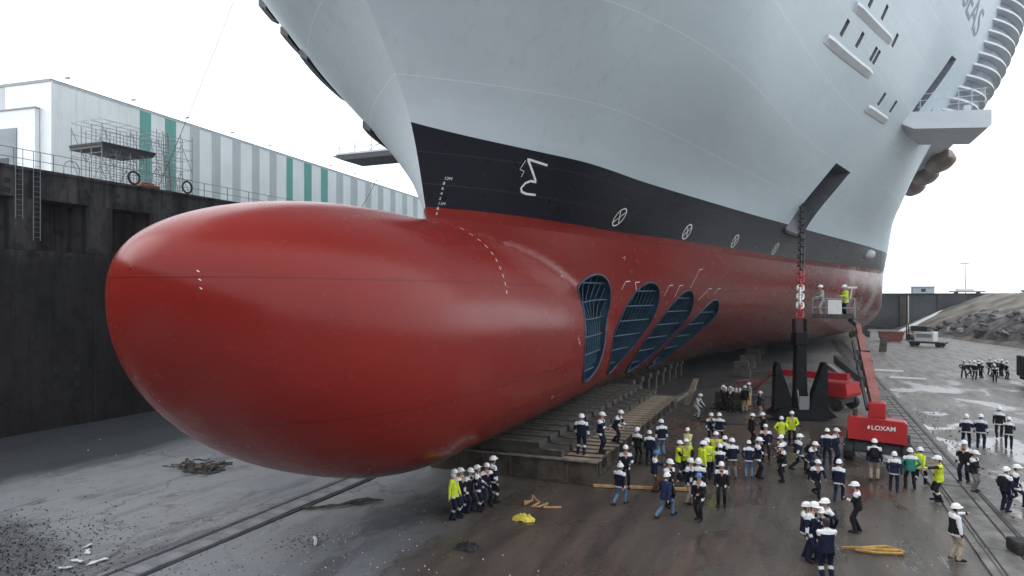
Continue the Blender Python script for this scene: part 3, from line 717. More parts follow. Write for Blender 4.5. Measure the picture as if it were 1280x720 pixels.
bmesh.ops.dissolve_degenerate(bm, edges=bm.edges, dist=.001); bmesh.ops.recalc_face_normals(bm, faces=bm.faces)
bm.to_mesh(hm); bm.free()
hull_o = obj('hull_source', hm)
cutters = []; tunnel_mats = {}
CUT = MB(); cut_mats = []
def cutter(mb, kind, m):
    mm = m.copy(); mm.name = f'cut_{kind}_{len(cut_mats)}'; tunnel_mats[mm.name] = (kind, m)
    CUT.add(mb.v, mb.f, len(cut_mats)); cut_mats.append(mm)
THR = [(37.3, 6.35, 3.1, 3.0, .3), (44.6, 5.95, 2.4, 3.05, .05), (50.5, 5.45, 2.3, 3.05, 0), (56.0, 5.0, 2.2, 2.8, 0)]
def thr_y(yc, zc, a, b, sh, t): return yc+a*math.cos(t)+sh*b*math.sin(t)
for (yc, zc, a, b, shr) in THR:
    poly = [(thr_y(yc, zc, a, b, shr, t), zc+b*math.sin(t)) for t in np.linspace(0, 2*math.pi, 49)[:-1]]
    hin = float(lower_hb(np.array([yc]), zc)[0])
    cutter(MB().prism(poly, 'x', X0+max(.25, hin-2.6), X0+20), 'thruster_tunnel', M['bluetunnel'])
# anchor pocket: upright recess in the flared side
pk = [(66.0, 13.95), (71.4, 13.85)]
pa = [X0+float(upper_hb(np.array([y]), z)[0])-.12 for y, z in pk]
vs = []
for z in (13.9, 19.75):
    vs += [(pa[0], 65.9, z), (pa[0]+9, 65.9, z), (pa[1]+9, 71.4, z), (pa[1], 71.4, z)]
cutter(MB().add(vs, [(0,3,2,1),(4,5,6,7),(0,1,5,4),(1,2,6,5),(2,3,7,6),(3,0,4,7)]), 'anchor_pocket', M['pocket'])
def boxcut(y0, y1, z0, z1, dep, kind, m):
    vs = []
    for z in (z0, z1):
        h0, h1 = [X0+float(upper_hb(np.array([y]), z)[0]) for y in (y0, y1)]
        vs += [(h0-dep, y0, z), (h0+1.5, y0, z), (h1+1.5, y1, z), (h1-dep, y1, z)]
    cutter(MB().add(vs, [(0,3,2,1),(4,5,6,7),(0,1,5,4),(1,2,6,5),(2,3,7,6),(3,0,4,7)]), kind, m)
for y, z in [(49.1, 25.05), (53.0, 25.45), (57.3, 25.7), (58.3, 25.75), (51.5, 27.55), (55.3, 27.95), (60.6, 27.6), (65.2, 24.3), (69.4, 24.6)]:
    boxcut(y-.36, y+.36, z, z+.95, .4, 'fairlead', M['slotdark'])
boxcut(75.9, 77.3, 25.9, 31.0, .9, 'side_opening', M['slotdark'])
cutters.append(CUT.build('cutter', cut_mats))
for cobj in cutters:
    md = hull_o.modifiers.new('b', 'BOOLEAN'); md.operation = 'DIFFERENCE'; md.object = cobj; md.solver = 'EXACT'
    md.material_mode = 'TRANSFER'
dg = bpy.context.evaluated_depsgraph_get(); he = hull_o.evaluated_get(dg)
hm2 = bpy.data.meshes.new_from_object(he, preserve_all_data_layers=True, depsgraph=dg)
hm2.polygons.foreach_set('use_smooth', [True]*len(hm2.polygons)); hm2.set_sharp_from_angle(angle=R(30)); hm2.update()
mats = list(hm2.materials)
nl = len(hm2.loops); cn = np.empty(nl*3, np.float32); hm2.corner_normals.foreach_get('vector', cn); cn = cn.reshape(-1, 3)
co = np.empty(len(hm2.vertices)*3, np.float32); hm2.vertices.foreach_get('co', co); co = co.reshape(-1, 3)
by = {}
for p in hm2.polygons: by.setdefault(p.material_index, []).append(p)
def split(polys, name, m, parent):
    remap = {}; vv = []; ff = []; nn = []
    for p in polys:
        f = []
        for li in p.loop_indices:
            v = hm2.loops[li].vertex_index
            if v not in remap: remap[v] = len(vv); vv.append(tuple(co[v]))
            f.append(remap[v]); nn.append(tuple(cn[li]))
        ff.append(f)
    me = bpy.data.meshes.new(name); me.from_pydata(vv, [], ff); me.materials.append(m)
    me.polygons.foreach_set('use_smooth', [True]*len(ff)); me.update(); me.normals_split_custom_set(nn)
    return obj(name, me, parent)
tunnels = []
for mi, polys in sorted(by.items()):
    nm = mats[mi].name
    if nm == M['red'].name: hull_red = split(polys, 'bottom_hull', M['red'], ship); tag(hull_red, 'red underwater hull with bulbous bow')
    elif nm == M['black'].name: hull_black = split(polys, 'boot_top', M['black'], ship); tag(hull_black, 'black waterline band')
    elif nm == M['grey'].name: hull_grey = split(polys, 'topside_hull', M['grey'], ship); tag(hull_grey, 'pale grey topside plating')
    else:
        kind, m = tunnel_mats[nm]
        o = split(polys, kind, m, ship); tunnels.append((kind, o))
for o in cutters+[hull_o]:
    me = o.data; bpy.data.objects.remove(o); bpy.data.meshes.remove(me)

# grids over the thruster tunnels
tun = [o for k, o in tunnels if k == 'thruster_tunnel']
tun.sort(key=lambda o: sum(v.co.y for v in o.data.vertices)/len(o.data.vertices))
def hp(Y, z, off=0.0): return tuple(hull_pt(Y, z, off)[0])
for (yc, zc, a, b, shr), to in zip(THR, tun):
    for zz in np.arange(zc-b+.55, zc+b-.2, .98):
        w = a*math.sqrt(max(0, 1-((zz-zc)/b)**2))-.02
        if w > .3: MB().path([hp(y+shr*(zz-zc), zz, -.22) for y in np.linspace(yc-w, yc+w, 7)], .045, 6).build('grid_bar', M['bluebar'], to)
    for yy in np.linspace(yc-a+.4, yc+a-.4, 9):
        h = b*math.sqrt(max(0, 1-((yy-yc)/a)**2))-.02
        MB().path([hp(yy+shr*(z-zc), z, -.3) for z in np.linspace(zc-h, zc+h, 9)], .028, 6).build('grid_bar', M['bluebar'], to)
    MB().path([hp(thr_y(yc, zc, a, b, shr, t), zc+b*math.sin(t), .0) for t in np.linspace(0, 2*math.pi, 41)[:-1]], .075, 6, closed=True).build('rim', M['bluetunnel'], to)

# white painted marks (thin paint film on the plating)
def stroke(name, pts, w, parent=None, off=.012):
    P = [hull_pt(y, z, off) for y, z in pts]
    vs = []; fs = []
    for i, (p, n) in enumerate(P):
        a = P[max(0, i-1)][0]; b = P[min(len(P)-1, i+1)][0]; d = b-a; d /= np.linalg.norm(d)
        s = np.cross(n, d); vs += [p+s*w/2, p-s*w/2]
        if i: fs.append((2*i-2, 2*i-1, 2*i+1, 2*i))
    return MB().add(vs, fs).build(name, M['whitemark'], parent or hull_black)
def dense(pts, step=.12):
    out = []
    for (a, b), (c, d) in zip(pts[:-1], pts[1:]):
        n = max(1, int(math.hypot(c-a, d-b)/step)); out += [(a+(c-a)*i/n, b+(d-b)*i/n) for i in range(n)]
    return out+[pts[-1]]
stroke('bulb_mark', dense([(29.55, 14.14), (28.42, 14.26), (29.47, 13.38), (29.15, 13.40), (28.92, 13.28), (28.82, 13.05), (28.95, 12.9), (29.25, 12.84), (29.85, 12.85)]), .11, off=.016)
stroke('bulb_mark', dense([(28.36, 14.2), (28.3, 13.8), (28.55, 13.75), (28.55, 13.5)]), .03, off=.016)
for yc, zc in [(38.1, 12.6), (46.95, 12.45), (56.1, 12.42), (66.1, 12.38)]:
    r = .47
    ring = [(yc+r*1.05*math.cos(t), zc+r*math.sin(t)) for t in np.linspace(0, 2*math.pi, 31)]
    o = stroke('thruster_mark', ring, .085, off=.016)
    for t in (.75, 2.35): stroke('thruster_cross', [(yc-r*math.cos(t)*s, zc-r*math.sin(t)*s) for s in np.linspace(-1, 1, 9)], .075, o, off=.018)
def hull_text(body, size, y0, z0, parent, m, off=.015, shear=0, name='draft_mark', wid=1.0):
    cu = bpy.data.curves.new('t', 'FONT'); cu.body = body; cu.size = size; t = bpy.data.objects.new('t', cu); col.objects.link(t)
    dgt = bpy.context.evaluated_depsgraph_get(); dgt.update(); me = bpy.data.meshes.new_from_object(t.evaluated_get(dgt))
    bm = bmesh.new(); bm.from_mesh(me); bmesh.ops.triangulate(bm, faces=bm.faces)
    if size > .6: bmesh.ops.subdivide_edges(bm, edges=bm.edges[:], cuts=3, use_grid_fill=True)
    for v in bm.verts: v.co = Vector(hp(y0+v.co.x*wid, min(41.5, z0+v.co.y+shear*v.co.x), off))
    bm.to_mesh(me); bm.free(); me.materials.clear(); me.materials.append(m)
    bpy.data.objects.remove(t); me.name = name; return obj(name, me, parent)
for i, s in enumerate(['12M', '8', '6', '4', '2', '11M', '8', '6']):
    z = 13.02-i*.21
    hull_text(s, .17, 25.30, z, hull_black if z > ZWL else hull_red, M['whitemark'], off=.018)
dash = [(25.72, 11.25), (24.87, 10.97), (24.45, 10.67), (24.45, 10.44), (24.5, 10.21), (24.42, 9.92), (24.35, 9.64), (24.2, 9.35), (24.04, 9.03), (23.89, 8.71), (23.73, 8.4), (23.57, 8.1)]
for (a, b), (c, d) in zip(dash[:-1], dash[1:]): stroke('draft_dash', [(a+(c-a)*t, b+(d-b)*t) for t in (.28, .5, .72)], .06, hull_red, .015)
for a, b in [((41.72, 9.0), (41.5, 8.5)), ((42.86, 8.97), (43.28, 8.46)), ((47.21, 8.82), (47.04, 8.1)), ((48.73, 8.83), (48.65, 7.99)), ((51.18, 10.03), (50.57, 8.68)), ((53.93, 8.65), (52.77, 7.8)), ((55.67, 8.67), (55.37, 8.23))]:
    stroke('frame_mark', dense([a, b], .2), .045, hull_red); stroke('frame_mark', dense([a, (a[0]+.5, a[1]+.03)], .2), .06, hull_red)
for yy, zz in [(40.6, 10.4), (33.7, 9.3), (33.7, 9.1), (32.5, 5.9), (32.7, 5.7), (29.8, 3.36)]:
    stroke('plate_mark', [(yy, zz), (yy+.25, zz+.1), (yy+.3, zz-.12)], .04, hull_red)
for i in range(3):                                              # stem draught dots on the bulb nose
    stroke('nose_mark', [(11.75, 8.7-i*.2), (11.78, 8.66-i*.2)], .022, hull_red)
# ship's name, only its tail is in view
M['nameblue'] = mat('dark name lettering', (.22, .26, .32), .5)
hull_text('SEAS', 3.4, 72.3, 34.7, hull_grey, M['nameblue'], off=.03, shear=-.2, name='name_letter', wid=.95)

# rubbing ledges below the fairleads
def ledge(y0, y1, z, z1, t=.24, name='ledge', parent=None, m=None, n=10, drop=.0, inn=.15):
    vs = []; fs = []
    for i, y in enumerate(np.linspace(y0, y1, n)):
        p, nn = hull_pt(y, z+(z1-z)*i/(n-1)); o = np.array([nn[0], nn[1], 0]); o /= np.linalg.norm(o)
        e = t if 0 < i < n-1 else t*.6
        a = p-o*inn-np.array([0, 0, .0]); b = p+o*e
        vs += [a+np.array([0,0,.16]), b+np.array([0,0,.16]), b-np.array([0,0,.06]), a-np.array([0,0,.36])]
        if i: fs += [(4*i-4+k, 4*i-4+(k+1) % 4, 4*i+(k+1) % 4, 4*i+k) for k in range(4)]
    fs += [(3,2,1,0), (4*n-4, 4*n-3, 4*n-2, 4*n-1)]
    return MB().add(vs, fs).build(name, m or M['shipwhite'], parent or ship)
ledge(46.8, 59.2, 24.3, 25.25); ledge(48.8, 59.6, 26.85, 27.8); ledge(63.1, 70.1, 23.7, 24.05)
# starboard counterparts, seen as dark strips on the far edge
def stb_strip(y0, y1, z0, z1):
    vs = []; fs = []
    for i, t in enumerate(np.linspace(0, 1, 8)):
        y = y0+(y1-y0)*t; z = z0+(z1-z0)*t; hb = float(upper_hb(np.array([y]), z)[0])
        vs += [(X0-hb+.2, y, z+.2), (X0-hb-.28, y, z+.2), (X0-hb-.28, y, z-.15), (X0-hb+.2, y, z-.4)]
        if i: fs += [(4*i-4+k, 4*i-4+(k+1) % 4, 4*i+(k+1) % 4, 4*i+k) for k in range(4)]
    fs += [(3,2,1,0), (28, 29, 30, 31)]
    MB().add(vs, fs).build('rubbing_strake', M['shipdark'], ship)
stb_strip(27.5, 34, 20.4, 20.2); stb_strip(27.0, 32, 21.5, 21.6); stb_strip(26, 28, 22.6, 22.7); stb_strip(29.5, 38, 17.0, 16.8)
# anchor bolster below the pocket
b0 = hull_pt(66.0, 14.0)[0]; b1 = hull_pt(71.4, 13.9)[0]
MB().path([tuple(b0+np.array([-.1, -.7, .1])), tuple(b0+np.array([.1, 0, -.1])), tuple((b0+b1)/2+np.array([.15, 0, -.1])), tuple(b1+np.array([.1, 0, -.1]))], [.15, .26, .28, .2], 8).build('anchor_bolster', M['shipdark'], ship, True)
# pipe dent/overboard scupper at the forward shoulder
p, n = hull_pt(101, 13.6); MB().lathe([(.5, -.4), (.62, .0), (.62, .5), (.35, .9)], 10, axis='x', c=(p[0], p[1], p[2])).build('fender_boss', M['shipwhite'], ship, True)

# port side platform, with rail and gear
pl = MB().prism([(8.6, 25.0), (10.0, 24.2), (16.0, 23.75), (16.3, 24.0), (16.3, 25.4), (9.0, 25.9)], 'y', 75.3, 83.0).build('side_platform', M['shipwhite'], ship)
tag(pl, 'grey side platform sticking out from the port side')
for i in range(6): MB().tube((10.6+i*1.05, 75.6, 25.7), (10.6+i*1.05, 75.6, 27.6), .035, n=5).build('rail_post', M['shipwhite'], pl)
for z in (26.3, 26.9, 27.5): MB().tube((10.4, 75.6, z), (16.1, 75.6, z), .03, n=5).build('rail', M['shipwhite'], pl)
for x in (12.0, 14.6): MB().box(x-.3, x+.3, 76.5, 77.1, 25.5, 26.3, bev=.06).build('bollard', M['shipwhite'], pl)
# starboard platform
ps = MB().prism([(-45.2, 22.75), (-44.0, 22.25), (-30, 22.3), (-30, 22.85)], 'y', 58.2, 62.0).build('side_platform', M['shipdark'], ship)
tag(ps, 'dark underside of the platform on the far side of the bow')
MB().box(-44.9, -31.5, 58.4, 61.8, 22.86, 23.05).build('platform_edge', M['shipwhite'], ps)
for i in range(7): MB().tube((-44.6+i*2, 58.6, 23.0), (-44.6+i*2, 58.6, 23.8+(i % 3)*.3), .05, n=5).build('rail_post', M['rail'], ps)
MB().tube((-44.6, 58.6, 23.6), (-32, 58.6, 23.6), .03, n=5).build('rail', M['rail'], ps)
MB().tube((-42, 59.5, 23.0), (-37, 59.5, 25.6), .04, n=5).build('stay', M['rail'], ps)
# balcony fins sweeping out of the shoulder
def finpath(z):
    y = 82.0; x = X0+float(upper_hb(np.array([y]), z)[0])-.15
    pts = [(x, y)]; a = R(47)
    for i in range(26):
        a = max(0, a-R(47)/17) ; st = .75 if a > 0 else 6
        x += math.sin(a)*st; y += math.cos(a)*st; pts.append((x, y))
    return pts
for k in range(14):
    z = 27.4+k*1.08; pp = finpath(z); vs = []; fs = []
    for i, (x, y) in enumerate(pp):
        vs += [(x-2.4, y+.4, z), (x, y, z+.02), (x, y, z+.24), (x-2.4, y+.4, z+.26)]
        if i: fs += [(4*i-4+q, 4*i-4+(q+1) % 4, 4*i+(q+1) % 4, 4*i+q) for q in range(4)]
    m_ = 4*len(pp); fs += [(3,2,1,0), (m_-4, m_-3, m_-2, m_-1)]
    MB().add(vs, fs).build('balcony_fin', M['shipwhite'], ship)
vs = []; fs = []
for k in range(16):
    z = 27.0+k*1.08; pp = finpath(z); n_ = len(pp)
    vs += [(x-.6, y+.45, z) for x, y in pp]
    if k: fs += [((k-1)*n_+i, (k-1)*n_+i+1, k*n_+i+1, k*n_+i) for i in range(n_-1)]
pp = finpath(27.0); o_ = len(vs)
MB().add(vs, fs).build('superstructure_side', M['glassblue'], ship, True)
pz = finpath(27.2)
MB().prism([(X0+20, 84)]+[(x-.8, y) for x, y in pz]+[(X0+20, pz[-1][1])], 'z', 26.9, 27.25).build('overhang', M['shipwhite'], ship)
# lifeboats slung under the overhang
def boat_mesh():
    vs = []; fs = []; N = 13
    for i, t in enumerate(np.linspace(-1, 1, N)):
        w = 1.5*(1-abs(t)**3.2)+.08; kz = -1.5*(1-abs(t)**4)
        ring = [(w, .3), (w*.98, -.3), (w*.75, kz*.62-.2), (.1, kz-.25), (-.1, kz-.25), (-w*.75, kz*.62-.2), (-w*.98, -.3), (-w, .3), (-w*.7, 1.5), (w*.7, 1.5)]
        vs += [(x, t*5.6, z*.55) for x, z in ring]
        if i: fs += [((i-1)*10+k, (i-1)*10+(k+1) % 10, i*10+(k+1) % 10, i*10+k) for k in range(10)]
    fs += [tuple(range(9, -1, -1)), tuple(range((N-1)*10, N*10))]
    return MB().add(vs, fs).mesh('boat_hull', M['boat'], True)
bmsh = boat_mesh()
for i, y in enumerate([108.5, 120.5, 132.5]):
    t = tag(empty('lifeboat', (17.6, y, 26.25)), ['nearest tan lifeboat slung under the overhang at upper right', 'middle tan lifeboat slung under the overhang', 'farthest tan lifeboat slung under the overhang'][i], 'lifeboat', 'lifeboats along the ship side')
    obj('boat_hull', bmsh, t)
    for s in (-3.4, 3.4): MB().tube((0, s, .75), (0, s, 1.3), .07).build('davit_fall', M['rail'], t)

# ------------------------------------------------------------------ anchor and chain
an = tag(empty('anchor', (-.05, 48.6, .0), R(20)), 'big black stockless anchor standing upright with two flukes', 'anchor')
sh_ = MB().prism([(-.42, .6), (.42, .6), (.33, 3.2), (.30, 5.2), (-.30, 5.2), (-.33, 3.2)], 'y', -.34, .34)
sh_.build('shank', M['iron'], an)
MB().box(-.44, .44, -.42, .42, 4.85, 5.75, bev=.09).build('shank_head', M['iron'], an)
MB().tube((-.36, 0, 5.7), (-.36, 0, 6.6), .13, n=8).tube((.36, 0, 5.7), (.36, 0, 6.6), .13, n=8).build('shackle', M['iron'], an)
for s in (-1, 1):
    MB().prism([(s*.55, .35), (s*1.72, .45), (s*1.74, 1.0), (s*1.66, 3.45), (s*1.56, 3.78), (s*1.42, 3.72), (s*.62, 1.35)], 'y', -.36, .30).build('fluke', M['iron'], an)
vs = []; ring = [(-2.0, .42), (-1.75, .06), (1.75, .06), (2.05, .38), (1.5, .95), (-1.5, .95)]
MB().prism([(-2.1, .30), (-1.2, .02), (1.2, .02), (2.15, .25), (1.5, .8), (-1.5, .8)], 'y', -.75, .7).build('crown', M['iron'], an)
MB().box(-.3, .3, -.80, -.72, .75, 1.6).build('stock_plate', M['rail'], an)
for s in (-.3, .3): MB().beam((s, -.78, .9), (s*1.25, -.6, 2.0), .07, .1).build('lug', M['rail'], an)
def link_mesh():
    pts = []; l, r = .24, .2
    for t in np.linspace(-math.pi/2, math.pi/2, 7): pts.append((r*math.sin(t)*-1 if False else r*math.sin(t), 0, l+r*math.cos(t)))
    for t in np.linspace(math.pi/2, 3*math.pi/2, 7): pts.append((r*math.sin(t), 0, -l+r*math.cos(t)))
    return pts
lp_ = link_mesh()
def mk_link(m):
    b = MB().path(lp_, .068, 7, closed=True).tube((-.2, 0, 0), (.2, 0, 0), .05, n=6); return b.mesh('chain_link', m, True)
LM = {k: mk_link(M[k]) for k in ('chainblack', 'chainred', 'chainwhite')}
chn = tag(empty('anchor_chain', (0, 0, 0)), 'heavy stud link chain with white and red links running up to the ship pocket', 'chain')
A_, B_ = Vector((-.05, 48.6, 6.75)), Vector((.15, 67.6, 17.3)); d_ = (B_-A_); n_ = int(d_.length/.66)
for i in range(n_):
    t = (i+.5)/n_; p = A_.lerp(B_, t)-Vector((0, 0, .35*4*t*(1-t)))
    k = 'chainred' if i < 2 or 7 <= i < 11 else ('chainwhite' if i < 7 else 'chainblack')
    o = obj('chain_link', LM[k], chn, p); q = d_.to_track_quat('Z', 'Y'); o.rotation_euler = (q.to_matrix() @ Matrix.Rotation(R(90)*(i % 2), 3, 'Z')).to_euler()
# ------------------------------------------------------------------ docking bed under the keel
bed = tag(empty('docking_bed', (0, 28.2, 0)), 'low steel docking bed with transverse slats under the red hull', 'docking bed')
BX0, BX1 = -16.1, -8.0
MB().box(BX0+.05, BX1-.3, .12, 22, .02, .86).build('girder', M['bed'], bed)
for x in (-16.0, -12.2, -8.2): MB().box(x-.12, x+.12, .02, 22, .86, .95).build('runner', M['bed'], bed)
# front plate with stiffeners
for i in range(6):
    x0 = BX0+i*1.35; MB().box(x0+.02, x0+1.33, .04, .118, .05, .90).build('front_panel', M['bed'], bed)
    MB().box(x0-.05, x0+.05, -.04, .10, .0, .94).build('stiffener', M['bed'], bed)
MB().box(BX0, BX1, -.10, .11, .0, .06).build('front_sill', M['bed'], bed)
MB().box(BX0, BX1+.02, -.12, .11, .94, 1.0).build('front_flange', M['edge'], bed)
slm = MB().box(-4.3, 0, -.24, .24, .955, 1.0, bev=.012).mesh('slat', M['slat'])
slb = MB().box(-4.3, -.04, -.05, .05, .3, .952).mesh('slat_web', M['bed'])
for i in range(13):
    y = .35+i*1.6
    o = obj('slat', slm, bed, (BX1+random.uniform(-.06, .06), y, random.uniform(-.006, .006)))
    w = obj('web', slb, o, (0, 0, 0))
    o2 = obj('slat', slm, bed, (BX1+random.uniform(-.1, .04), y+.8, random.uniform(-.006, .006)))
    if 10 < i: o.location.x -= .05*(i % 3)
st_ = MB().box(-.02, .02, -.05, .05, 0, .95).mesh('side_stiffener', M['edge'])
for i in range(11): obj('side_stiffener', st_, bed, (BX1-.28, .2+i*2.0, 0))
# stepped keel blocks on the bed
def keel_block():
    t = empty('keel_block')
    MB().box(-6.0, -.0, -.5, .5, .0, .32, bev=.015).build('lower_beam', M['block'], t)
    MB().box(-6.0, -1.05, -.46, .46, .322, .60, bev=.015).build('upper_beam', M['block'], t)
    for x0, x1, z in ((-1.0, .0, .30), (-6, -1.05, .58)): MB().box(x0, x1-.01, -.515, -.47 if z > .4 else -.501, z-.035, z+.012).build('flange', M['edge'], t)
    MB().box(-.035, .012, -.512, -.501, .02, .3).build('flange', M['edge'], t); MB().box(-1.09, -1.04, -.512, -.462, .32, .58).build('flange', M['edge'], t)
    return t
kb = keel_block()
ORD = ['nearest', 'second', 'third', 'fourth', 'fifth', 'sixth', 'seventh', 'eighth', 'ninth', 'tenth', 'eleventh', 'twelfth', 'thirteenth', 'fourteenth', 'fifteenth', 'sixteenth', 'seventeenth', 'eighteenth', 'nineteenth', 'twentieth']
ORD += ['twenty-'+o for o in ['first', 'second', 'third', 'fourth', 'fifth', 'sixth', 'seventh', 'eighth']]
for i in range(15):
    o = kb if i == 0 else copy_tree(kb)
    o.location = (-9.65+.02*math.sin(i*2.3), 28.9+i*1.45, 1.004); tag(o, f'stepped dark keel block under the hull, {ORD[i]} from the near end of the slatted bed', 'keel block', 'stepped keel blocks under the hull')
# plank and kerb plate lying at the bed corner
o = MB().beam((-8.1, 27.9, .06), (-4.3, 28.9, .06), .14, .1).build('timber_plank', M['strap']); tag(o, 'thin pale plank lying on the floor at the bed corner', 'plank')
o = MB().beam((-8.9, 50.8, .14), (-8.4, 60, .14), .3, .24).build('loose_beam', M['edge']); tag(o, 'pale loose beam lying on the floor beyond the bed', 'beam')
o = MB().beam((-7.75, 51.2, .05), (-7.2, 52.2, 1.9), .45, .05).build('leaning_board', M['slat']); tag(o, 'board leaning against the bed next to the grey worker', 'board')
M['post'] = M['block']
pm_ = MB().box(-.35, .35, -.35, .35, 0, 1.2, bev=.03).box(-.5, .5, -.45, .45, 1.201, 1.6, bev=.03).mesh('hull_prop', M['block'])
for i in range(8):
    o = obj('hull_prop', pm_, None, (-12.3+.12*i, 52+i*2.6, 0)); tag(o, f'short dark prop under the hull beyond the bed, {ORD[i]} of its line', 'prop', 'props under the hull')
# far props (dark cribs) under the hull further aft
cm = MB().box(-.9, .9, -.7, .7, 0, .8, bev=.03).box(-.7, .7, -.5, .5, .801, 1.55, bev=.03).mesh('support_crib', M['block'])
k = 0
for x in (-5.5,):
    for i, y in enumerate((72, 80, 90, 100, 110, 120)):
        o = obj('support_crib', cm, None, (x, y, -.0)); tag(o, f'dark stepped support crib far under the ship bottom, {ORD[i]} of its row', 'support block', 'support cribs under the ship bottom')

# ------------------------------------------------------------------ red boom lift
def wheel(parent, c, r, w, axis='y', n=16):
    o = MB().lathe([(r*.55, -w/2), (r*.94, -w/2), (r, -w/2*.75), (r, w/2*.75), (r*.94, w/2), (r*.55, w/2)], n, axis=axis).build('wheel', M['rubber'], parent, True); o.location = c
    MB().lathe([(r*.5, -w/2*.96), (r*.5, w/2*.96)], 12, axis=axis).build('rim', M['rim'], o)
    MB().lathe([(r*.18, -w/2*1.06), (r*.18, w/2*1.06)], 8, axis=axis).build('hub', M['darksteel'], o)
    return o
bl = tag(empty('boom_lift', (3.55, 38.6, 0), R(-6)), 'red self-propelled boom lift with raised boom and white lettering', 'boom lift')
MB().box(-1.05, 1.05, -1.35, 1.5, .45, .95, bev=.06).build('chassis', M['darksteel'], bl)
for x in (-1.25, 1.25):
    for y in (-1.15, 1.25): wheel(bl, (x, y, .52), .52, .42, 'x')
MB().box(-.8, .8, -.8, .8, .95, 1.12, bev=.04).build('turntable', M['darksteel'], bl)
cwt = MB().prism([(-1.25, 1.15), (1.25, 1.05), (1.28, 2.0), (1.15, 2.12), (-1.15, 2.22), (-1.28, 2.1)], 'y', -1.7, -.75).build('counterweight', M['liftred'], bl)
MB().prism([(-1.1, 1.12), (-.5, 1.12), (-.5, 1.85), (-1.1, 1.85)], 'y', -.74, 1.3).build('engine_cover', M['liftred'], bl)
MB().prism([(.5, 1.12), (1.1, 1.12), (1.1, 1.75), (.5, 1.75)], 'y', -.74, 1.3).build('hydraulic_cover', M['liftred'], bl)
MB().box(-.38, .38, -1.3, -.5, 2.15, 2.9, bev=.05).build('boom_foot', M['liftred'], bl)
MB().tube((-.95, -1.2, 2.15), (-.95, -1.2, 2.55), .11, n=8).build('exhaust', M['darksteel'], bl)
def sign(body, size, loc, rot, m, parent, name='lettering', depth=.006):
    cu = bpy.data.curves.new('t', 'FONT'); cu.body = body; cu.size = size; cu.align_x = 'CENTER'; cu.extrude = depth; cu.offset = size*.02
    t = bpy.data.objects.new('t', cu); col.objects.link(t); d = bpy.context.evaluated_depsgraph_get(); d.update()
    me = bpy.data.meshes.new_from_object(t.evaluated_get(d)); bpy.data.objects.remove(t); me.materials.clear(); me.materials.append(m); me.name = name
    o = obj(name, me, parent, loc); o.rotation_euler = rot; return o
sign('LOXAM', .30, (.28, -1.712, 1.66), (R(90), 0, 0), M['white'], bl)
MB().prism([(-.42, 1.69), (-.36, 1.87), (-.30, 1.83), (-.30, 1.69)], 'y', -1.712, -1.701).build('emblem', M['white'], bl)
# boom: three telescoping sections, then jib and basket (lift axes: +y is away from the camera)
P0, P1 = Vector((0, -.9, 2.5)), Vector((-1.0, 3.55, 6.45))
MB().beam(P0, P0.lerp(P1, .62), .44, .48).build('boom_base', M['liftboom'], bl)
MB().beam(P0.lerp(P1, .5), P0.lerp(P1, .86), .34, .36).build('boom_middle', M['liftboom'], bl)
MB().beam(P0.lerp(P1, .8), P1, .24, .26).build('boom_tip', M['liftboom'], bl)
off = Vector((-.42, 0, 0))
MB().beam(P0+off, P0.lerp(P1, .8)+off, .12, .22).build('cable_carrier', M['darksteel'], bl)
for t in (.3, .5, .62): MB().beam(P0.lerp(P1, t)+Vector((-.5, 0, 0)), P0.lerp(P1, t)+Vector((.27, 0, 0)), .1, .54).build('boom_collar', M['darksteel'], bl)
MB().tube(Vector((0, -.2, 1.9)), P0.lerp(P1, .4)+Vector((0, 0, -.3)), .1, n=8).build('lift_cylinder', M['galv'], bl)
JB = P1+Vector((-.25, .15, .1))
MB().beam(P1, JB+Vector((-.2, .1, .25)), .18, .22).build('jib', M['darksteel'], bl)
bk = empty('basket', (0, 0, 0)); bk.parent = bl; bk.location = JB+Vector((-1.0, .25, .28))
bk.name = 'basket_mount'
fl_ = MB().box(-1.1, 1.1, -.45, .45, 0, .08).build('basket_floor', M['darksteel'], bl); fl_.location = bk.location
for x in (-1.08, -.36, .36, 1.08):
    for y in (-.43, .43): MB().tube((x, y, .08), (x, y, 1.12), .028, n=5).build('basket_post', M['galv'], fl_)
for z in (.6, 1.12):
    MB().path([(-1.08, -.43, z), (1.08, -.43, z), (1.08, .43, z), (-1.08, .43, z)], .028, 5, closed=True).build('basket_rail', M['galv'], fl_)
MB().box(-.25, .45, -.5, -.44, .25, 1.05).build('control_panel', M['white'], fl_)
MB().box(-1.08, 1.08, -.455, -.435, .06, .26).build('toe_board', M['darksteel'], fl_)
MB().tube((.85, .2, 1.1), (.95, .2, 1.75), .03, n=5).build('lamp_pole', M['white'], fl_); MB().box(.7, 1.2, .12, .28, 1.7, 1.8).build('work_lamp', M['white'], fl_)
bpy.data.objects.remove(bk)

# second red lift behind the anchor, boom lowered
b2 = tag(empty('lowered_boom_lift', (2.1, 54.2, 0), R(-30)), 'red boom lift with lowered boom behind the anchor', 'boom lift')
MB().box(-1.6, 1.2, -.95, .95, .5, .95, bev=.05).build('chassis', M['darksteel'], b2)
for x in (-1.2, .9):
    for y in (-1.05, 1.05): wheel(b2, (x, y, .5), .5, .4, 'y')
MB().prism([(-1.0, 1.0), (1.5, 1.0), (1.6, 1.25), (1.5, 2.0), (-.8, 1.9)], 'y', -1.05, 1.05).build('counterweight', M['liftred'], b2)
MB().beam((1.2, 0, 2.35), (-4.2, 0, 2.25), .42, .48).build('boom', M['liftred'], b2)
MB().beam((-3.6, 0, 2.2), (-5.0, 0, 2.1), .28, .3).build('boom_tip', M['liftboom'], b2)
for y in (-.25, .25): MB().beam((-4.8, y, 2.1), (-6.6, y, .5), .1, .14).build('jib', M['liftboom'], b2)
